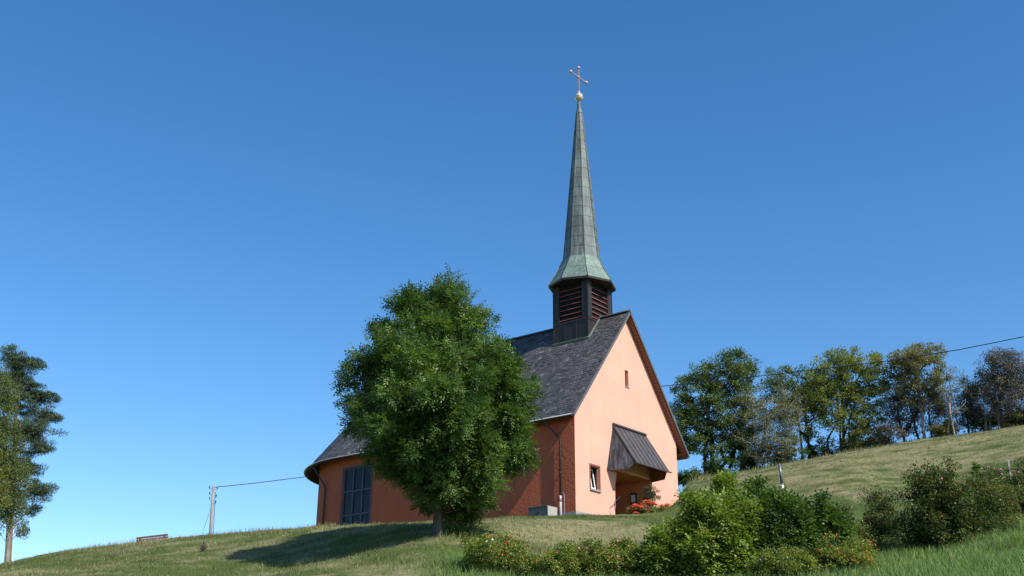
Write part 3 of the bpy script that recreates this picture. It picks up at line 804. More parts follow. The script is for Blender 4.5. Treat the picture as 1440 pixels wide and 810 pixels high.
# downpipes
dp = MB(); px_ = -.115; py_ = .97
dp.tube([(-EL - .05, 1.62, 5.58), (-EL + .02, 1.52, 5.42), (-.25, 1.08, 4.78), (px_, py_, 4.55), (px_, py_, 1.3)], .058, 10)
for z in (3.9, 2.6, 1.42): dp.tube([(px_, py_, z), (px_, py_, z + .06)], .068, 10); dp.box(px_ + .04, 0, py_ - .015, py_ + .015, z, z + .04)
pipe = dp.build('downpipe', M['pipe'], church, True)
d2 = MB(); d2.tube([(px_, py_, 1.32), (px_, py_, .95)], .064, 10); d2.tube([(px_, py_, .95), (px_, py_, .9), (px_, py_, -1.2)], [.07, .085, .085], 10); d2.build('standpipe', M['zinc'], pipe, True)
c3 = MB(); c3.tube([(px_ + .03, py_ - .26, -1), (px_ + .03, py_ - .26, 1.35), (px_ + .08, py_ - .12, 1.5)], .012, 6); c3.build('earth_wire', M['zinc'], pipe)
t_ = 4.0
def ap3(k, off, z): p_ = apse(XC + off, k); return (p_[0], p_[1], z)
d4 = MB(); d4.tube([ap3(4.6, .85, 5.42), ap3(4.5, .72, 5.28), ap3(3.6, .2, 4.25), ap3(3.5, .11, 4.0), ap3(3.5, .11, -1.5)], .062, 10); d4.build('downpipe', M['pipe'], church, True)

# handrail, cabinet, flowers by the church (own things, placed in the church's frame)
CM = Matrix.Translation(CH) @ Matrix.Rotation(CROT, 4, 'Z')
def cw(x, y, z=0): return CM @ Vector((x, y, z))
def ground_at(x, y): p_ = cw(x, y); return hgt(p_.x, p_.y)
p_ = cw(3.4, -.35); hr = thing('handrail', 'thin bent iron handrail beside the church entrance', 'handrail', (p_.x, p_.y, CH.z), CROT)
m_ = MB(); m_.tube([(.10, 0, -.9), (.04, 0, .75), (-.06, 0, 1.26), (.0, 0, 1.34), (.68, 0, 1.72)], .026, 8); m_.build('rail', M['iron'], hr, True)
m_ = MB(); m_.tube([(.68, 0, 1.72), (.68, .34, 1.72)], .02, 8); m_.build('bracket', M['iron'], hr)
p_ = cw(-1.15, .74); cz = CH.z - .12
cb = thing('cabinet', 'low dark grey cabinet with its sunlit end coloured paler beside the church downpipe', 'cabinet', (p_.x, p_.y, cz), CROT)
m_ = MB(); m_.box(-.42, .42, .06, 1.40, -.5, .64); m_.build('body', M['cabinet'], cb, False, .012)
m_ = MB(); m_.box(-.43, .43, 0, .058, -.5, .65); m_.build('sunlit_end', M['box'], cb, False, .012)  # added slab, coloured paler to stand for the sunlit end face
m_ = MB(); m_.box(-.44, .44, .061, 1.43, .643, .69); m_.build('lid', M['cabinet'], cb, False, .012)
m_ = MB(); m_.box(-.46, -.422, .60, .76, .30, .42); m_.build('latch', M['iron'], cb)

# ------------------------------------------------------------------ plants
def grow(rg_, trunk, ends, step=.55, sag=.0, r_tip=.012, power=2.3, lean_up=.35, central=.3):
    """Limbs from a trunk polyline to every end point; returns node array, parent list and radii."""
    nodes = [Vector(p_) for p_ in trunk]; par = [-1] + list(range(len(trunk) - 1))
    base = nodes[0]
    NP = np.array([tuple(n_) for n_ in nodes])
    PL = np.zeros(len(nodes))
    order = sorted(ends, key=lambda e_: (Vector(e_) - base).length)
    tips = []
    for e_ in order:
        e_ = Vector(e_); ea = np.array(tuple(e_))
        dv = ea - NP; dist = np.linalg.norm(dv, axis=1)
        cost = dist + np.where(dv[:, 2] < lean_up * dist, (lean_up * dist - dv[:, 2]) * 1.1, 0) + central * PL
        j = int(np.argmin(cost)); s_ = nodes[j]; L = (e_ - s_).length; m = max(1, int(L / step))
        ctrl = s_.lerp(e_, .5) + Vector((rg_.gauss(0, .07) * L, rg_.gauss(0, .07) * L, (-.10 + rg_.gauss(0, .05)) * L - sag * L))
        prev = j
        new = []
        for k in range(1, m + 1):
            t_ = k / m; q = s_ * (1 - t_) ** 2 + ctrl * 2 * t_ * (1 - t_) + e_ * t_ * t_
            nodes.append(q); par.append(prev); prev = len(nodes) - 1; new.append(tuple(q))
        PL = np.append(PL, PL[j] + L * np.arange(1, m + 1) / m)
        NP = np.vstack([NP, np.array(new)]); tips.append(prev)
    cnt = np.zeros(len(nodes))
    for t_ in tips: cnt[t_] += 1
    for i in range(len(nodes) - 1, 0, -1):
        if par[i] >= 0: cnt[par[i]] += cnt[i]
    rad = r_tip * np.maximum(cnt, 1) ** (1 / power)
    return nodes, par, rad

def limbs(name, nodes, par, rad, r_base, mat, parent, n=6, flare=1.25):
    k = r_base / rad[0]; rr_ = rad.copy()
    mx = rad[0]; rr_ = rad * (1 + (k - 1) * (rad / mx) ** .7)
    V, Fc = [], []
    for i in range(1, len(nodes)):
        a, b = nodes[par[i]], nodes[i]; d = b - a
        if d.length < 1e-5: continue
        d.normalize(); x = d.cross(Vector((.31, .17, .93)));
        if x.length < 1e-3: x = d.cross(Vector((1, 0, 0)))
        x.normalize(); y = x.cross(d); o = len(V)
        ra = min(rr_[par[i]], rr_[i] * 1.5) if par[i] > 0 else rr_[par[i]] * flare
        for p_, r_ in ((a, ra), (b, rr_[i])):
            for q in range(n):
                t_ = 2 * math.pi * q / n; V.append(tuple(p_ + (x * math.cos(t_) + y * math.sin(t_)) * r_))
        for q in range(n): Fc.append((o + q, o + (q + 1) % n, o + n + (q + 1) % n, o + n + q))
    return np_mesh(name, np.array(V), np.array(Fc), 4, mat, parent, None, None, True)

def leaves(rg_, C, Rad, per, ll, lw, leaflets=1, droop=.25, out=.6, flat=.6, centre=None, spread=.9, tint_sd=.22):
    """Leaf blades scattered through clumps: C centres, Rad radii. Returns quads and a tint per quad."""
    n = len(C) * per
    c = np.repeat(C, per, 0); r = np.repeat(Rad, per)
    d = rg_.normal(0, 1, (n, 3)); d /= np.linalg.norm(d, axis=1)[:, None]
    d[:, 2] *= flat
    p = c + d * (r * rg_.random(n) ** .45)[:, None]
    ctr = C.mean(0) if centre is None else np.asarray(centre)
    o = p - ctr; o /= np.linalg.norm(o, axis=1)[:, None] + 1e-6
    ax = o * out + d * .5 + rg_.normal(0, spread * .6, (n, 3)); ax[:, 2] -= droop
    ax /= np.linalg.norm(ax, axis=1)[:, None]
    up = np.array([0, 0, 1.0]) + rg_.normal(0, .55, (n, 3)) + o * .55
    s = np.cross(ax, up); s /= np.linalg.norm(s, axis=1)[:, None] + 1e-6
    base_t = np.clip(np.repeat(rg_.normal(.45, .13, len(C)), per) + rg_.normal(0, tint_sd, n), 0, 1)
    quads = []; tints = []
    if leaflets == 1:
        L = ll * rg_.uniform(.6, 1.25, n); w = lw * rg_.uniform(.7, 1.2, n)
        q = np.stack([p, p + ax * (L * .45)[:, None] + s * w[:, None], p + ax * L[:, None], p + ax * (L * .45)[:, None] - s * w[:, None]], 1)
        quads.append(q); tints.append(base_t)
    else:                                    # pinnate leaf: pairs of leaflets along a stalk and one at the tip
        st = ll * 2.4; nrm = np.cross(s, ax)
        for k in range(leaflets):
            pair, sd_ = divmod(k, 2); f = (pair + .6) / (leaflets / 2)
            b = p + ax * (st * f) - nrm * (st * .18 * f * f)
            if k == leaflets - 1: dr_ = ax
            else: dr_ = ax * .55 + s * (1 if sd_ else -1) * .85
            dr_ = dr_ + rg_.normal(0, .18, (n, 3)); dr_[:, 2] -= droop * .6
            dr_ /= np.linalg.norm(dr_, axis=1)[:, None]
            sl__ = np.cross(dr_, nrm); sl__ /= np.linalg.norm(sl__, axis=1)[:, None] + 1e-6
            L = ll * rg_.uniform(.75, 1.2, n); w = lw * rg_.uniform(.8, 1.2, n)
            q = np.stack([b, b + dr_ * (L * .45)[:, None] + sl__ * w[:, None], b + dr_ * L[:, None], b + dr_ * (L * .45)[:, None] - sl__ * w[:, None]], 1)
            quads.append(q); tints.append(np.clip(base_t + rg_.normal(0, .06, n), 0, 1))
    return np.concatenate(quads), np.concatenate(tints)

def leaf_mesh(name, Q, T, mat, parent):
    return np_mesh(name, Q.reshape(-1, 3), np.arange(4 * len(Q)).reshape(-1, 4), 4, mat, parent, T)

def lobe_points(rg_, lobes, n, shell=.55):
    """Clump centres in a union of ellipsoids, biased to their skins."""
    vol = np.array([l_[3] * l_[4] * l_[5] for l_ in lobes]) ** (2 / 3); pr = vol / vol.sum(); out = []
    while len(out) < n:
        l_ = lobes[rg_.choice(len(lobes), p=pr)]
        d = rg_.normal(0, 1, 3); d /= np.linalg.norm(d); r = shell + (1 - shell) * rg_.random() ** .6
        if rg_.random() < .22: r = rg_.random() ** .5 * shell
        out.append((l_[0] + d[0] * l_[3] * r, l_[1] + d[1] * l_[4] * r, l_[2] + d[2] * l_[5] * r, min(l_[3], l_[5])))
    return np.array(out)

def tree(name, label, cat, base, lobes, n_clump, clump_r, per, ll, lw, leaf, bark, r_base, seed, trunk_pts=None, leaflets=1, group=None, droop=.25, flat=.7, extra_trunks=(), shell=.55, out=.6, bare=0, tip=.012, crown_name='crown', stem_name='trunk', sag=0, tint_sd=.22, lean_up=.35, central=.3):
    rg_ = np.random.default_rng(seed); rr_ = random.Random(seed)
    t = thing(name, label, cat, base, 0, group)
    C = lobe_points(rg_, lobes, n_clump, shell)
    C = C[C[:, 2] > .1]; LR = C[:, 3]; C = C[:, :3]
    top = max(l_[2] for l_ in lobes)
    if trunk_pts is None:
        trunk_pts = [(0, 0, -.4)] + [(rr_.gauss(0, .06) * k, rr_.gauss(0, .06) * k, top * k / 5) for k in range(1, 6)]
    ends = [tuple(c_) for c_ in C]
    B = lobe_points(rg_, lobes, bare, .8)[:, :3] if bare else np.zeros((0, 3))
    if len(extra_trunks) == 0:
        nodes, par, rad = grow(rr_, trunk_pts, ends + [tuple(b_) for b_ in B], sag=sag, r_tip=tip, lean_up=lean_up, central=central)
        limbs(stem_name, nodes, par, rad, r_base, BK[bark], t)
    else:                                    # several stems from one stool: each takes the ends nearest to it
        stems = [trunk_pts] + list(extra_trunks); allv = ends + [tuple(b_) for b_ in B]
        bins = [[] for _ in stems]
        for e_ in allv:
            j = min(range(len(stems)), key=lambda s_: min((Vector(e_) - Vector(q)).length for q in stems[s_])); bins[j].append(e_)
        for s_, bn in zip(stems, bins):
            if not bn: bn = [s_[-1]]
            nodes, par, rad = grow(rr_, s_, bn, sag=sag, r_tip=tip, lean_up=lean_up, central=central); limbs(stem_name, nodes, par, rad, r_base * rr_.uniform(.7, 1.1), BK[bark], t)
    Rad = np.minimum(clump_r, np.maximum(LR * .8, clump_r * .35)) * rg_.uniform(.65, 1.3, len(C))
    ctr = np.array([np.mean([l_[0] for l_ in lobes]), np.mean([l_[1] for l_ in lobes]), min(l_[2] for l_ in lobes) - .2])
    Q, T = leaves(rg_, C, Rad, per, ll, lw, leaflets, droop, out, flat, ctr, tint_sd=tint_sd)
    leaf_mesh(crown_name, Q, T, LF[leaf], t)
    return t, C, Rad

def dots(name, rg_, C, Rad, n, size, mat, parent, topbias=.2, flat=.7):
    """Hips or blossoms: little octahedra on the outside of the clumps."""
    sub = rg_.permutation(len(C))[:max(3, len(C) // 3)]; i = sub[rg_.integers(0, len(sub), n)]; d = rg_.normal(0, 1, (n, 3)); d[:, 2] = np.abs(d[:, 2]) * .8 + topbias; d[:, 1] -= .5
    d /= np.linalg.norm(d, axis=1)[:, None]; d[:, 2] *= flat
    p = C[i] + d * (Rad[i] * rg_.uniform(.85, 1.1, n))[:, None]; s = size * rg_.uniform(.6, 1.3, n)
    ofs = np.array([(1, 0, 0), (0, 1, 0), (-1, 0, 0), (0, -1, 0), (0, 0, 1), (0, 0, -1)], float)
    V = (p[:, None, :] + ofs[None] * s[:, None, None]).reshape(-1, 3)
    tri = np.array([(0, 1, 4), (1, 2, 4), (2, 3, 4), (3, 0, 4), (1, 0, 5), (2, 1, 5), (3, 2, 5), (0, 3, 5)])
    Fc = (np.arange(n)[:, None, None] * 6 + tri[None]).reshape(-1, 3)
    o = np_mesh(name, V, Fc, 3, mat, parent, None, None, True); o['kind'] = 'stuff'; return o

# the big ash in front of the church
b0 = stand(615, 745, 43.0)
def lb(u, v, ru, rv, base, r, dy=0.0):
    """Crown lobe: the photo point (u, v) at horizontal range r + dy, relative to the trunk foot; radii in metres."""
    q = at_range(u, v, r + dy); k = float(np.linalg.norm(q)) / F_PX * .97
    return (q[0] - base[0], q[1] - base[1], q[2] - base[2], ru * k, ru * k, rv * k)
def lob(u, v, ru, rv, dy=0.0): return lb(u, v, ru * .95, rv * .95, b0, 43.0, dy)
ash_lobes = [lob(540, 462, 18, 24), lob(583, 440, 18, 30, -.3), lob(505, 515, 22, 20), lob(600, 698, 28, 18, .9), lob(642, 704, 38, 20, .6), lob(632, 418, 26, 26), lob(566, 428, 16, 24), lob(668, 430, 18, 26), lob(600, 436, 24, 24), lob(615, 560, 118, 125, 0), lob(630, 452, 56, 56, .2), lob(567, 460, 40, 50, -.4), lob(660, 458, 32, 44, .3), lob(548, 500, 46, 46, .2), lob(682, 498, 38, 44, .1), lob(612, 500, 78, 60, -1.2), lob(525, 530, 44, 44, .4), lob(705, 540, 38, 44, -.4), lob(618, 480, 70, 60, 1.2), lob(532, 555, 58, 66, -.3), lob(700, 555, 52, 68, 0),
             lob(550, 610, 66, 46, -.5), lob(690, 620, 58, 50, -.3), lob(620, 630, 75, 52, -1.2), lob(612, 560, 80, 80, -2.6), lob(640, 675, 42, 34, .2), lob(612, 560, 80, 80, 2.4), lob(690, 510, 40, 40, -.6), lob(505, 530, 26, 34, 0), lob(585, 655, 50, 34, -.8), lob(630, 665, 52, 36, -1.0), lob(660, 690, 36, 30, .5), lob(640, 640, 60, 40, 1.2), lob(560, 600, 54, 42, -2.8), lob(600, 545, 66, 56, -2.8), lob(640, 600, 50, 44, -2.6), lob(705, 630, 40, 40, .4), lob(525, 605, 44, 36, -.2), lob(660, 680, 50, 32, -.4), lob(560, 640, 46, 26, .6), lob(725, 590, 26, 40, .2), lob(595, 690, 34, 18, -.4)]
tree('ash_tree', 'large dense round-crowned ash tree on the bank in front of the church', 'tree', b0, ash_lobes, 440, .5, 76, .14, .030, 'ash', 'ash', .19, 21,
     [(0, 0, -.4), (.02, 0, .8), (-.02, .02, 1.7), (.05, 0, 2.8), (.1, .05, 4.2), (.05, .05, 5.8), (.15, .1, 7.4), (.25, .1, 9.2)], 7, None, .30, .8, (), .6, .55)
tree('shoot', 'leafy suckers at the foot of the ash trunk', 'shrub', stand(650, 742, 43.4), [(0, 0, 1.0, .6, .5, .9), (-.3, .2, .75, .5, .4, .7), (-.1, 0, 1.8, .6, .6, .6)], 44, .34, 40, .12, .022, 'ash', 'ash', .03, 22, leaflets=5, crown_name='foliage', stem_name='stem')

# trees behind the crest on the left
def img_trunk(base, r, pts): return [lb(u_, v_, 1, 1, base, r)[:3] for u_, v_ in pts]
b1 = stand(11, 803, 96)
pl_ = [lb(22, 505, 22, 20, b1, 96), lb(48, 512, 14, 10, b1, 96), lb(62, 556, 22, 9, b1, 96, -.5), lb(60, 582, 28, 10, b1, 96, .4), lb(45, 606, 38, 12, b1, 96), lb(66, 590, 18, 9, b1, 96, 1), lb(52, 630, 22, 10, b1, 96, -.6), lb(42, 560, 24, 26, b1, 96), lb(44, 620, 24, 24, b1, 96, .5), lb(36, 660, 24, 20, b1, 96), lb(30, 520, 20, 22, b1, 96),
       lb(52, 690, 26, 14, b1, 96), lb(30, 660, 24, 12, b1, 96, .8), lb(10, 560, 26, 16, b1, 96), lb(-10, 600, 34, 18, b1, 96), lb(24, 536, 20, 12, b1, 96), lb(45, 715, 16, 10, b1, 96), lb(-18, 650, 34, 18, b1, 96)]
tree('pine_tree', 'tall layered dark pine tree at the left edge of the hill', 'tree', b1, pl_, 440, .5, 170, .24, .022, 'pine', 'pine', .20, 31,
     img_trunk(b1, 96, [(10, 815), (15, 740), (19, 680), (21, 620), (23, 560), (25, 500)]), 1, None, -.15, .55, (), .3, .5, tip=.012, central=.9, lean_up=.0)
b2 = stand(9, 800, 86)
bl_ = [lb(8, 560, 18, 40, b2, 86), lb(0, 620, 30, 45, b2, 86, -.4), lb(18, 660, 22, 40, b2, 86), lb(-14, 680, 30, 50, b2, 86), lb(24, 700, 16, 35, b2, 86, -.3), lb(8, 715, 22, 28, b2, 86), lb(-2, 530, 14, 22, b2, 86), lb(33, 735, 9, 22, b2, 86)]
tree('birch_tree', 'slender drooping birch tree in front of the pine', 'tree', b2, bl_, 260, .55, 170, .12, .036, 'birch', 'birch', .17, 32, img_trunk(b2, 86, [(8, 815), (11, 765), (13, 720), (11, 670), (7, 610), (3, 555)]), 1, None, .9, 1.25, (), .35, .3, tip=.009, sag=-.12, central=.7)
b3 = stand(-40, 812, 68)
tree('maple_tree', 'yellowing green broadleaf tree cut off by the left frame edge', 'tree', b3, [lb(-45, 690, 42, 66, b3, 68), lb(-20, 660, 25, 36, b3, 68), lb(-16, 706, 24, 28, b3, 68)], 120, .45, 140, .13, .05, 'yellow', 'dark', .14, 33, None, 1, None, .3, .9)

# the row of trees along the top of the hay field
def field_tree(label, u, v, r, lobes_px, n, cr, per, ll, lw, leaf, bark, rb, seed, cat='tree', name='field_tree', stems=1, **kw):
    base = stand(u, v, r)
    n = int(n * 1.6); per = int(per * 1.3); ll *= 1.1; lw *= 1.1; kw.setdefault('tip', .010); kw['tip'] = min(kw['tip'], .011)
    lobes = [lb(*l_[:4], base, r, l_[4] if len(l_) > 4 else 0) for l_ in lobes_px]
    rr_ = random.Random(seed); ex = []
    for s_ in range(stems - 1):
        a = rr_.uniform(0, 6.28); q = rr_.uniform(.5, 1.6) * stems * .28; l_ = rr_.choice(lobes)
        ex.append([(math.cos(a) * q, math.sin(a) * q, -.6), (math.cos(a) * q + l_[0] * .15, math.sin(a) * q, l_[2] * .3), (math.cos(a) * q * .5 + l_[0] * .5, l_[1] * .5, l_[2] * .6), (l_[0] * .8, l_[1], l_[2] * .95)])
    return tree(name, label, cat, base, lobes, n, cr, per, ll, lw, leaf, bark, rb, seed, None, 1, 'trees and shrubs along the field edge', extra_trunks=ex, **kw)
field_tree('dense dark green rounded tree right behind the church gable, multi-stemmed', 1003, 668, 101,
           [(1030, 535, 38, 44), (985, 565, 40, 40), (1000, 530, 34, 26), (1045, 560, 30, 42), (965, 590, 28, 34), (1010, 590, 42, 36), (1035, 515, 26, 22), (975, 620, 24, 20), (1040, 600, 30, 30), (960, 560, 18, 30), (1000, 622, 40, 24), (1042, 628, 28, 22)], 230, .62, 110, .17, .055, 'dense', 'dark', .17, 41, stems=4)
field_tree('grey-green sparse twiggy tree with thin foliage in front of its greener neighbours', 1065, 658, 99.5,
           [(1085, 580, 40, 38), (1060, 600, 36, 36), (1100, 610, 32, 36), (1080, 625, 44, 24), (1050, 570, 22, 22), (1110, 575, 22, 30)], 200, .55, 55, .13, .035, 'grey', 'pale', .12, 42, stems=3, bare=80, tip=.016)
field_tree('thin light green tree standing between the grey tree and the broad yellow-green one', 1128, 650, 104,
           [(1105, 532, 32, 18), (1130, 550, 26, 34), (1085, 545, 18, 18), (1120, 590, 22, 34), (1150, 560, 20, 34), (1100, 565, 20, 26)], 110, .58, 75, .16, .05, 'dense', 'dark', .13, 43, stems=2)
field_tree('broad yellow-green tree with open crown, sky showing between its stems', 1185, 640, 102,
           [(1180, 525, 36, 34), (1210, 530, 36, 36), (1155, 545, 34, 34), (1225, 560, 28, 40), (1190, 575, 44, 36), (1160, 590, 26, 30), (1215, 600, 26, 26), (1188, 505, 24, 18), (1140, 570, 18, 26)], 210, .62, 85, .17, .055, 'light', 'dark', .13, 44, stems=5)
field_tree('tall slim tree with rusty olive top and pale leaning trunk', 1300, 612, 101,
           [(1283, 502, 34, 18), (1290, 525, 38, 22), (1268, 515, 22, 22), (1315, 545, 22, 26), (1275, 550, 24, 24), (1300, 500, 26, 18)], 130, .50, 70, .15, .05, 'rust', 'pale', .12, 45, bare=60, tip=.018)
field_tree('dark brown tangled thicket tree under the tall rusty one', 1290, 614, 102.5,
           [(1290, 575, 40, 32), (1265, 580, 22, 36), (1320, 580, 24, 30), (1345, 585, 22, 24), (1310, 560, 30, 30), (1258, 560, 20, 30)], 150, .55, 60, .14, .04, 'twig', 'dark', .10, 46, stems=4, bare=120, tip=.016)
field_tree('nearly bare thin pale tree at the gap in the row', 1342, 606, 100,
           [(1345, 550, 14, 34), (1335, 560, 12, 30), (1352, 530, 8, 20)], 18, .4, 26, .12, .035, 'grey', 'pale', .09, 47, stems=2, bare=60, tip=.018)
field_tree('small dark conifer-like tree left of the big brown one', 1362, 602, 103,
           [(1362, 565, 16, 30), (1360, 545, 10, 20), (1365, 585, 20, 18)], 70, .45, 80, .13, .035, 'pine', 'dark', .10, 48)
field_tree('large dark brown dense twiggy tree with pale leaning stems, near the right frame edge', 1405, 598, 101,
           [(1410, 530, 34, 36), (1430, 545, 40, 40), (1395, 560, 28, 32), (1440, 575, 40, 28), (1405, 515, 22, 22), (1385, 545, 18, 26), (1425, 520, 30, 26)], 230, .6, 80, .13, .035, 'twig', 'pale', .13, 49, stems=5, bare=160, tip=.016)
field_tree('brown twiggy tree cut off by the right frame edge', 1478, 590, 102,
           [(1470, 530, 40, 34), (1490, 560, 44, 40)], 60, .6, 70, .13, .04, 'twig', 'dark', .12, 50, stems=2, bare=40)
for i, (u, v, r, ru, rv, lf, lab) in enumerate([
        (968, 676, 100, 22, 9, 'deep', 'dark low bush beside the church gable under the dense tree'),
        (1108, 648, 101, 26, 22, 'deep', 'bright green bush between the trunks below the grey twiggy tree'),
        (1165, 643, 104, 30, 14, 'deep', 'dark green undergrowth bush below the broad yellow-green tree'),
        (1215, 636, 101, 26, 18, 'olive', 'olive bush under the right side of the broad yellow-green tree'),
        (1250, 626, 101, 22, 22, 'twig', 'brown leafless-looking bush left of the dark thicket'),
        (1395, 604, 104, 34, 20, 'deep', 'dark green bush under the big brown twiggy tree'),
        (1330, 612, 101, 16, 12, 'rust', 'rusty low bush at the foot of the bare pale tree'),
        (1022, 668, 100, 34, 20, 'deep', 'dark green bush among the trunks of the dense rounded tree'),
        (1062, 658, 101.5, 26, 16, 'olive', 'olive bush at the foot of the grey twiggy tree'),
        (1440, 600, 102, 36, 20, 'olive', 'olive brown bush at the right end of the row')]):
    field_tree(lab, u, v + 3, r, [(u, v - rv * .6, ru, rv), (u - ru * .5, v - rv * .35, ru * .6, rv * .6)], 34, .42, 90, .13, .045, lf, 'dark', .05, 60 + i, cat='bush', name='field_bush')

# dry stalks along the foot of the trees
def stalks(name, u0_, u1_, rfun, width, n, hh, ww, leaf, seed):
    rg_ = np.random.default_rng(seed); u = rg_.uniform(u0_, u1_, n); r = np.array([rfun(x) for x in u]) + rg_.normal(0, width, n)
    P = np.array([at_range(a, 640, b)[:2] for a, b in zip(u, r)]); z = height(P[:, 0], P[:, 1]) - .05
    keep = rg_.random(n) < fbm(P[:, 0], P[:, 1], .5, 2) * 1.5; P = P[keep]; z = z[keep]; n = len(z)
    h_ = hh * rg_.uniform(.3, 1.2, n) * (.4 + 1.2 * fbm(P[:, 0], P[:, 1], .3, 2)); th = rg_.uniform(0, 6.28, n); lx, ly = rg_.normal(0, .25, n) * h_, rg_.normal(0, .25, n) * h_
    b = np.stack([P[:, 0], P[:, 1], z], -1); s = np.stack([np.cos(th), np.sin(th), 0 * th], -1) * ww; t_ = b + np.stack([lx, ly, h_], -1); m = b + (t_ - b) * .6
    Q = np.stack([b - s * .4, b + s * .4, t_ + s * .3, m - s], 1)
    o = leaf_mesh(name, Q, np.clip(rg_.normal(.5, .3, n), 0, 1), LF[leaf], None); o['kind'] = 'stuff'; return o
fe = lambda u: np.interp(u, [950, 1440], [96.5, 101.5])
stalks('dry_field_edge_grass', 955, 1480, fe, 1.1, 9000, .6, .03, 'straw', 71)
stalks('field_edge_weeds', 955, 1480, lambda u: fe(u) + 1.6, 1.0, 7000, .85, .05, 'olive', 72)
stalks('crest_grass', -20, 480, lambda u: np.interp(u, [0, 300, 480], [63, 61, 56]), .8, 2600, .30, .012, 'straw', 73)
stalks('bank_foot_weeds', 620, 960, lambda u: 41.5, 1.3, 2600, .42, .014, 'olive', 74)

stalks('lush_weeds', 1100, 1470, lambda u: 37 + 4 * math.sin(u * 7.7), 2.0, 2200, .30, .03, 'elder', 76)
stalks('slope_weeds', -20, 600, lambda u: 51 + 9 * math.sin(u * 12.9), 2.5, 2600, .16, .022, 'olive', 75)
# shrubs on the near slope
def shrub(name, label, u, r, lobes_px, v0, n, cr, per, ll, lw, leaf, seed, group=None, leaflets=1, hips=0, pink=0, white=0, **kw):
    base = stand(u, v0, r)
    lobes = []
    for l_ in lobes_px:
        q = list(lb(*l_[:4], base, r, l_[4] if len(l_) > 4 else 0)); q[4] = max(q[4], min(.55, q[3] * 1.6)); lobes.append(tuple(q))
    low = [(l_[0] * .9, l_[1], max(.25, l_[2] * .45), l_[3] * .85, l_[4] * .9, max(.3, l_[2] * .42)) for l_ in lobes if l_[2] - l_[5] > .15 and l_[3] > .4]
    lobes = lobes + low
    n = int(n * 1.9); per = int(per * 1.35); cr *= 1.05; hips = int(hips * .42)
    t, C, Rad = tree(name, label, 'shrub', base, lobes, n, cr, per, ll, lw, leaf, 'dark', .045, seed, [(0, 0, -.3), (0, 0, .25), (.03, 0, .5)], leaflets, group, crown_name='foliage', stem_name='stem', tip=.006, **kw)
    rg_ = np.random.default_rng(seed + 500)
    if hips: dots('rose_hip', rg_, C, Rad, hips, .030, M['hip'], t)
    if pink: dots('blossom', rg_, C, Rad, pink, .040, M['pink'], t, .5)
    if white: dots('blossom', rg_, C, Rad, white, .045, M['whitep'], t, .6)
    return t
G1 = 'rose bushes along the foot of the bank'
shrub('rose_bush', 'yellow-green rose bush with orange hips, first of the low rose row from the left', 700, 35.9, [(690, 782, 42, 24), (672, 768, 20, 18), (716, 776, 26, 22)], 806, 60, .22, 80, .072, .024, 'rose', 81, G1, hips=120, pink=4, white=6, flat=.9)
shrub('rose_sprout', 'upright dark green rose shoot at the bank foot, taller than the low roses near it', 676, 36.6, [(675, 755, 5, 14), (677, 770, 8, 12)], 806, 10, .16, 60, .06, .02, 'deep', 82)
shrub('rose_bush', 'low straggling rose bush second from the left in the rose row, with few pink flowers', 768, 35.7, [(760, 795, 44, 14), (735, 796, 26, 14), (790, 786, 22, 16)], 808, 52, .2, 74, .072, .024, 'rose', 83, G1, hips=70, pink=10, flat=.9)
shrub('rose_bush', 'broad rose bush third from the left in the rose row, dotted pink and orange', 825, 36.2, [(812, 788, 40, 22), (838, 783, 34, 22), (862, 790, 36, 20), (800, 778, 20, 12)], 809, 76, .22, 80, .072, .024, 'rose', 84, G1, hips=120, pink=22, flat=.9)
shrub('rose_bush', 'reddish-shooted rose bush at the right end of the low row, touching the elder', 878, 36.8, [(872, 778, 28, 20), (888, 790, 28, 20), (870, 766, 12, 8)], 809, 54, .22, 74, .072, .024, 'rose', 85, G1, hips=90, pink=8, flat=.9)
shrub('elder_bush', 'large bright green elder bush, leftmost and biggest of the shrubs below the church door', 980, 36.0, [(982, 782, 52, 42), (972, 762, 30, 30), (1010, 748, 40, 30), (1000, 770, 54, 42), (990, 722, 26, 16), (930, 788, 26, 24), (944, 764, 20, 20), (1030, 722, 22, 16), (968, 703, 8, 8), (952, 708, 5, 10), (1046, 700, 8, 12), (1004, 694, 6, 10), (922, 765, 6, 10)], 812, 118, .27, 46, .135, .040, 'elder', 86, None, 5, flat=.85)
shrub('elder_sprout', 'single tall light shoot rising out of the elder bush', 1018, 36.6, [(1018, 690, 7, 18), (1022, 678, 10, 8), (1012, 702, 9, 10)], 800, 14, .18, 34, .10, .028, 'elder', 87, None, 5)
shrub('hazel_bush', 'dark green bush right of the bright elder bush, in front of the marker post', 1098, 36.9, [(1110, 738, 42, 34), (1080, 720, 38, 26), (1140, 735, 40, 30), (1100, 765, 52, 30), (1160, 742, 26, 22), (1060, 770, 30, 32), (1090, 703, 18, 9), (1066, 692, 8, 12), (1150, 716, 9, 12), (1125, 706, 7, 10)], 802, 108, .27, 48, .12, .038, 'deep', 88, None, 5, flat=.85)
shrub('rose_bush', 'low green rose bush in front of the dark hazel bush, at the bottom frame edge', 1110, 34.2, [(1105, 790, 38, 22), (1130, 795, 34, 20), (1080, 800, 28, 16)], 812, 60, .22, 90, .065, .022, 'rose', 89, G1, hips=20, white=5)
shrub('rose_bush', 'orange-yellow tinged rose bush right of the hazel bush beside the lush grass', 1190, 34.5, [(1190, 782, 34, 24), (1168, 775, 24, 20), (1215, 785, 22, 22), (1185, 796, 40, 14)], 810, 66, .22, 95, .06, .02, 'rose', 90, G1, hips=170, white=5)
shrub('weed_clump', 'pale grey-green weedy clump between the hazel bush and the red-hipped rose', 1190, 38.5, [(1185, 735, 26, 26), (1165, 755, 30, 20), (1205, 750, 24, 20)], 780, 50, .25, 55, .09, .02, 'olive', 91)
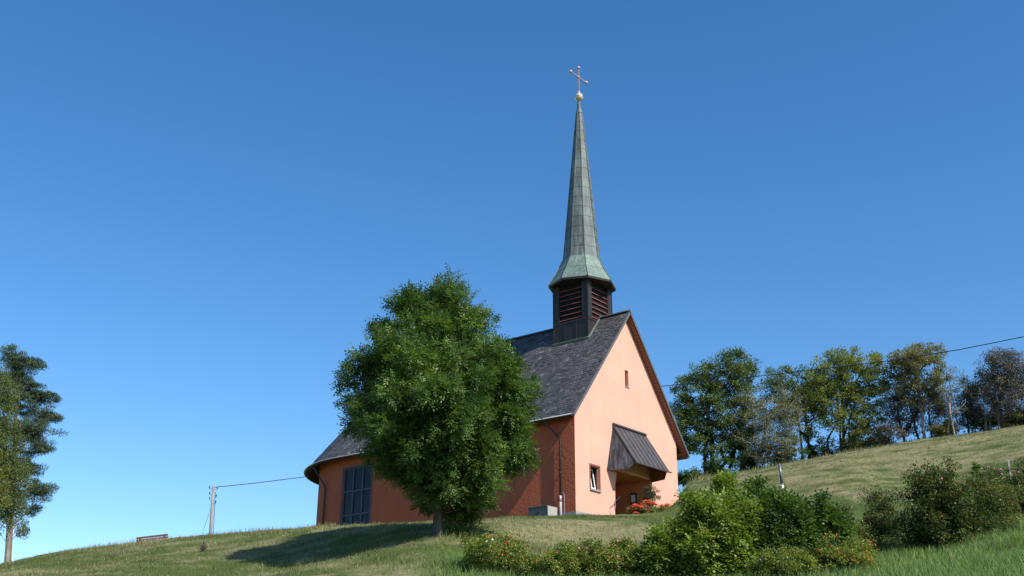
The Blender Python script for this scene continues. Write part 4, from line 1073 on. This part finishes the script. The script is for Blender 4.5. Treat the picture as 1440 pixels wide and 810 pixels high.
shrub('rose_bush', 'dark rose bush thick with red hips, left of the big dark shrub', 1235, 40.5, [(1232, 708, 24, 22), (1238, 730, 30, 24), (1225, 745, 22, 16)], 764, 62, .24, 90, .06, .02, 'rose_dark', 92, G1, hips=200, pink=3)
shrub('rose_bush', 'tallest dark rose bush, centre of the right-hand shrub group, hips scattered over it', 1320, 38.8, [(1318, 692, 36, 28), (1300, 675, 26, 22), (1335, 670, 24, 22), (1290, 715, 36, 26), (1330, 725, 50, 32), (1368, 714, 32, 26), (1300, 745, 46, 24), (1345, 740, 28, 20)], 772, 190, .27, 70, .080, .027, 'rose_dark', 93, G1, hips=190, pink=5, flat=.85)
shrub('rose_bush', 'olive rose bush sloping down from the tallest dark one toward the right edge', 1385, 41.0, [(1390, 705, 32, 22), (1372, 690, 18, 22), (1410, 700, 28, 22)], 745, 64, .24, 80, .065, .022, 'olive', 94, G1, hips=40)
shrub('rose_bush', 'small upright rose bush with pink flowers near the right frame edge', 1398, 45.5, [(1398, 665, 14, 12), (1393, 678, 14, 14), (1406, 680, 14, 12)], 715, 34, .2, 80, .06, .02, 'rose_dark', 95, G1, hips=30, pink=16)
shrub('rose_bush', 'dark rose bush cut off by the right frame edge', 1440, 44.0, [(1432, 672, 16, 20), (1445, 660, 18, 22), (1440, 690, 26, 24)], 730, 50, .24, 90, .065, .02, 'rose_dark', 96, G1, hips=30, pink=6)
shrub('thistle', 'small bright green upright weed above the right-hand roses', 1372, 46.0, [(1372, 656, 4, 8), (1372, 668, 5, 8)], 700, 9, .14, 50, .07, .02, 'elder', 97)
shrub('dry_tuft', 'brown dried weed tuft on the left meadow slope', 284, 52.5, [(284, 775, 9, 6)], 782, 10, .16, 90, .10, .008, 'twig', 98)

# flowers and clipped shrub before the entrance
p_ = cw(8.6, -1.9)
def near_church(x, y): q = cw(x, y); return Vector((q.x, q.y, hgt(q.x, q.y)))
fb = Vector(tuple(at_range(908, 729, 64.5)))
t, C, Rad = tree('geranium_bed', 'mound of bright red geraniums before the church gable', 'flower bed', fb, [(0, 0, .55, 1.0, .6, .5), (.55, .3, .55, .8, .6, .5), (-.55, -.1, .38, .6, .5, .42), (1.2, .5, .45, .55, .5, .42)], 60, .22, 70, .09, .035, 'light', 'dark', .03, 101, [(0, 0, -.2), (0, 0, .2)], crown_name='foliage', stem_name='stem', tip=.005)
dots('blossom', np.random.default_rng(5), C[C[:, 0] < .75], Rad[C[:, 0] < .75], 620, .040, M['red'], t, .3)
dots('blossom', np.random.default_rng(6), C, Rad, 220, .038, M['red'], t, .3)
ct = Vector(tuple(at_range(918, 730, 65.6)))
tree('clipped_shrub', 'round grey-green shrub on a short stem behind the red geraniums', 'shrub', ct, [(0, 0, 1.52, .5, .5, .5)], 34, .16, 120, .06, .018, 'box', 'dark', .04, 102, [(0, 0, -.2), (0, 0, .5), (0, 0, 1.1)], crown_name='foliage', stem_name='stem', tip=.005)

# ------------------------------------------------------------------ bench, poles, cable, posts
bp = stand(216, 762, 66.0)
bz = at_range(216, 757.5, 66.0)[2]
bn = thing('bench', 'brown wooden bench on the crest of the hill, seen from behind', 'bench', (bp.x, bp.y, bz - .66), R(9))
bn.rotation_euler = (0, R(-8), R(6))
m_ = MB(); m_.box(-.86, .86, -.02, .02, .60, .70); m_.box(-.86, .86, -.02, .02, .73, .84); m_.build('backrest', M['bench'], bn, False, .01)
m_ = MB(); m_.box(-.86, .86, .08, .20, .42, .46); m_.box(-.86, .86, .22, .34, .42, .46); m_.box(-.86, .86, .36, .48, .42, .46); m_.build('seat', M['bench'], bn, False, .01)
for sx in (-.66, .66):
    m_ = MB(); m_.box(sx - .05, sx + .05, .021, .08, -.5, .80); m_.box(sx - .05, sx + .05, .08, .46, .34, .419); m_.box(sx - .05, sx + .05, .40, .46, -.5, .34); m_.build('leg', M['bench'], bn)

pp = stand(297.5, 756, 90.0); pt = at_range(300.3, 683.2, 90.0); ph = pt[2] - pp.z
po = thing('utility_pole', 'weathered wooden utility pole standing behind the left crest', 'utility pole', pp, 0)
lean = Vector((pt[0] - pp.x, pt[1] - pp.y, 0))
m_ = MB(); m_.tube([(0, 0, -1), tuple(lean * .5 + Vector((0, 0, ph * .5))), tuple(lean + Vector((0, 0, ph)))], [.13, .12, .10], 10); m_.build('mast', M['pole'], po, True)
def on_pole(f, dx=0, dy=0): return lean * f + Vector((dx, dy, ph * f))
for (f, dx) in ((.965, -.32), (.90, -.27), (.84, -.25), (.955, .30), (.87, .26), (.80, .25)):
    m_ = MB(); q = on_pole(f); s_ = -1 if dx < 0 else 1
    m_.tube([q + Vector((s_ * .12, 0, 0)), q + Vector((dx, 0, 0)), q + Vector((dx, 0, .08))], .018, 6); m_.lathe([(.03, .06), (.055, .09), (.04, .14), (.055, .18), (.02, .23)], tuple(q + Vector((dx, 0, 0))), 8); m_.build('insulator', M['iron'], po)
m_ = MB(); gq = stand(270, 756, 88.5) - pp; mid = on_pole(.80).lerp(gq, .62)
m_.tube([on_pole(.80), on_pole(.80).lerp(gq, .5) + Vector((0, 0, -.05)), gq + Vector((0, 0, -.3))], .014, 5); m_.tube([mid, mid.lerp(gq, .06)], .06, 8); m_.build('guy_wire', M['cable'], po)
m_ = MB(); m_.tube([on_pole(.93, .17), on_pole(.5, .22), on_pole(.0, .26)], .022, 6); m_.build('conduit', M['iron'], po)

top = Vector(tuple(pt)) + Vector((.2, 0, -.12))
def ap_(u, v, r): return Vector(tuple(at_range(u, v, r)))
keyp = [(301.5, 685.2, 90), (318, 683.6, 90.5), (360, 679.2, 91.5), (425, 671, 93), (500, 658, 95), (620, 628, 97), (760, 588, 98), (850, 559, 98.5), (932, 543, 98.0), (1090, 526.5, 94), (1250, 507.5, 89), (1350, 491.5, 86), (1440, 473.5, 83.5), (1560, 446, 80), (1700, 410, 76)]
m_ = MB(); m_.tube([ap_(*k) for k in keyp], .032, 6); tag(m_.build('overhead_cable', M['cable'], None, True), 'thin black overhead cable running from the pole past the church to the upper right', 'cable')

mp = stand(1099.5, 697, 58.0); mt = at_range(1099.2, 652.5, 58.0)[2] - mp.z
mk = thing('marker_post', 'thin steel marker post with bright lower sleeve at the field edge behind the bushes', 'post', mp, 0)
m_ = MB(); m_.tube([(.06, 0, mt * .45), (.0, 0, mt)], .075, 8); m_.tube([(0, 0, mt), (0, 0, mt + .06)], [.06, .01], 8); m_.build('shaft', M['steel'], mk, True)
m_ = MB(); m_.tube([(.12, 0, -.3), (.06, 0, mt * .45)], .07, 8); m_.build('sleeve', M['white'], mk, True)
for k in (.45, .30):
    m_ = MB(); m_.tube([(.13 - .12 * k - .01, 0, mt * k - .04), (.13 - .12 * k - .015, 0, mt * k + .04)], .079, 8); m_.build('band', M['steel'], mk)
fp = stand(1424, 690, 49); ft = at_range(1424, 646, 49)[2] - fp.z
m_ = MB(); m_.box(-.035, .035, -.035, .035, -.4, ft - .05); m_.add([(-.035, -.035, ft - .05), (.035, -.035, ft - .05), (.035, .035, ft - .05), (-.035, .035, ft - .05), (0, 0, ft)], [(0, 1, 4), (1, 2, 4), (2, 3, 4), (3, 0, 4)])
o = m_.build('fence_post', M['pole']); o.location = fp; tag(o, 'slim wooden stake behind the pink roses at the right edge', 'post')
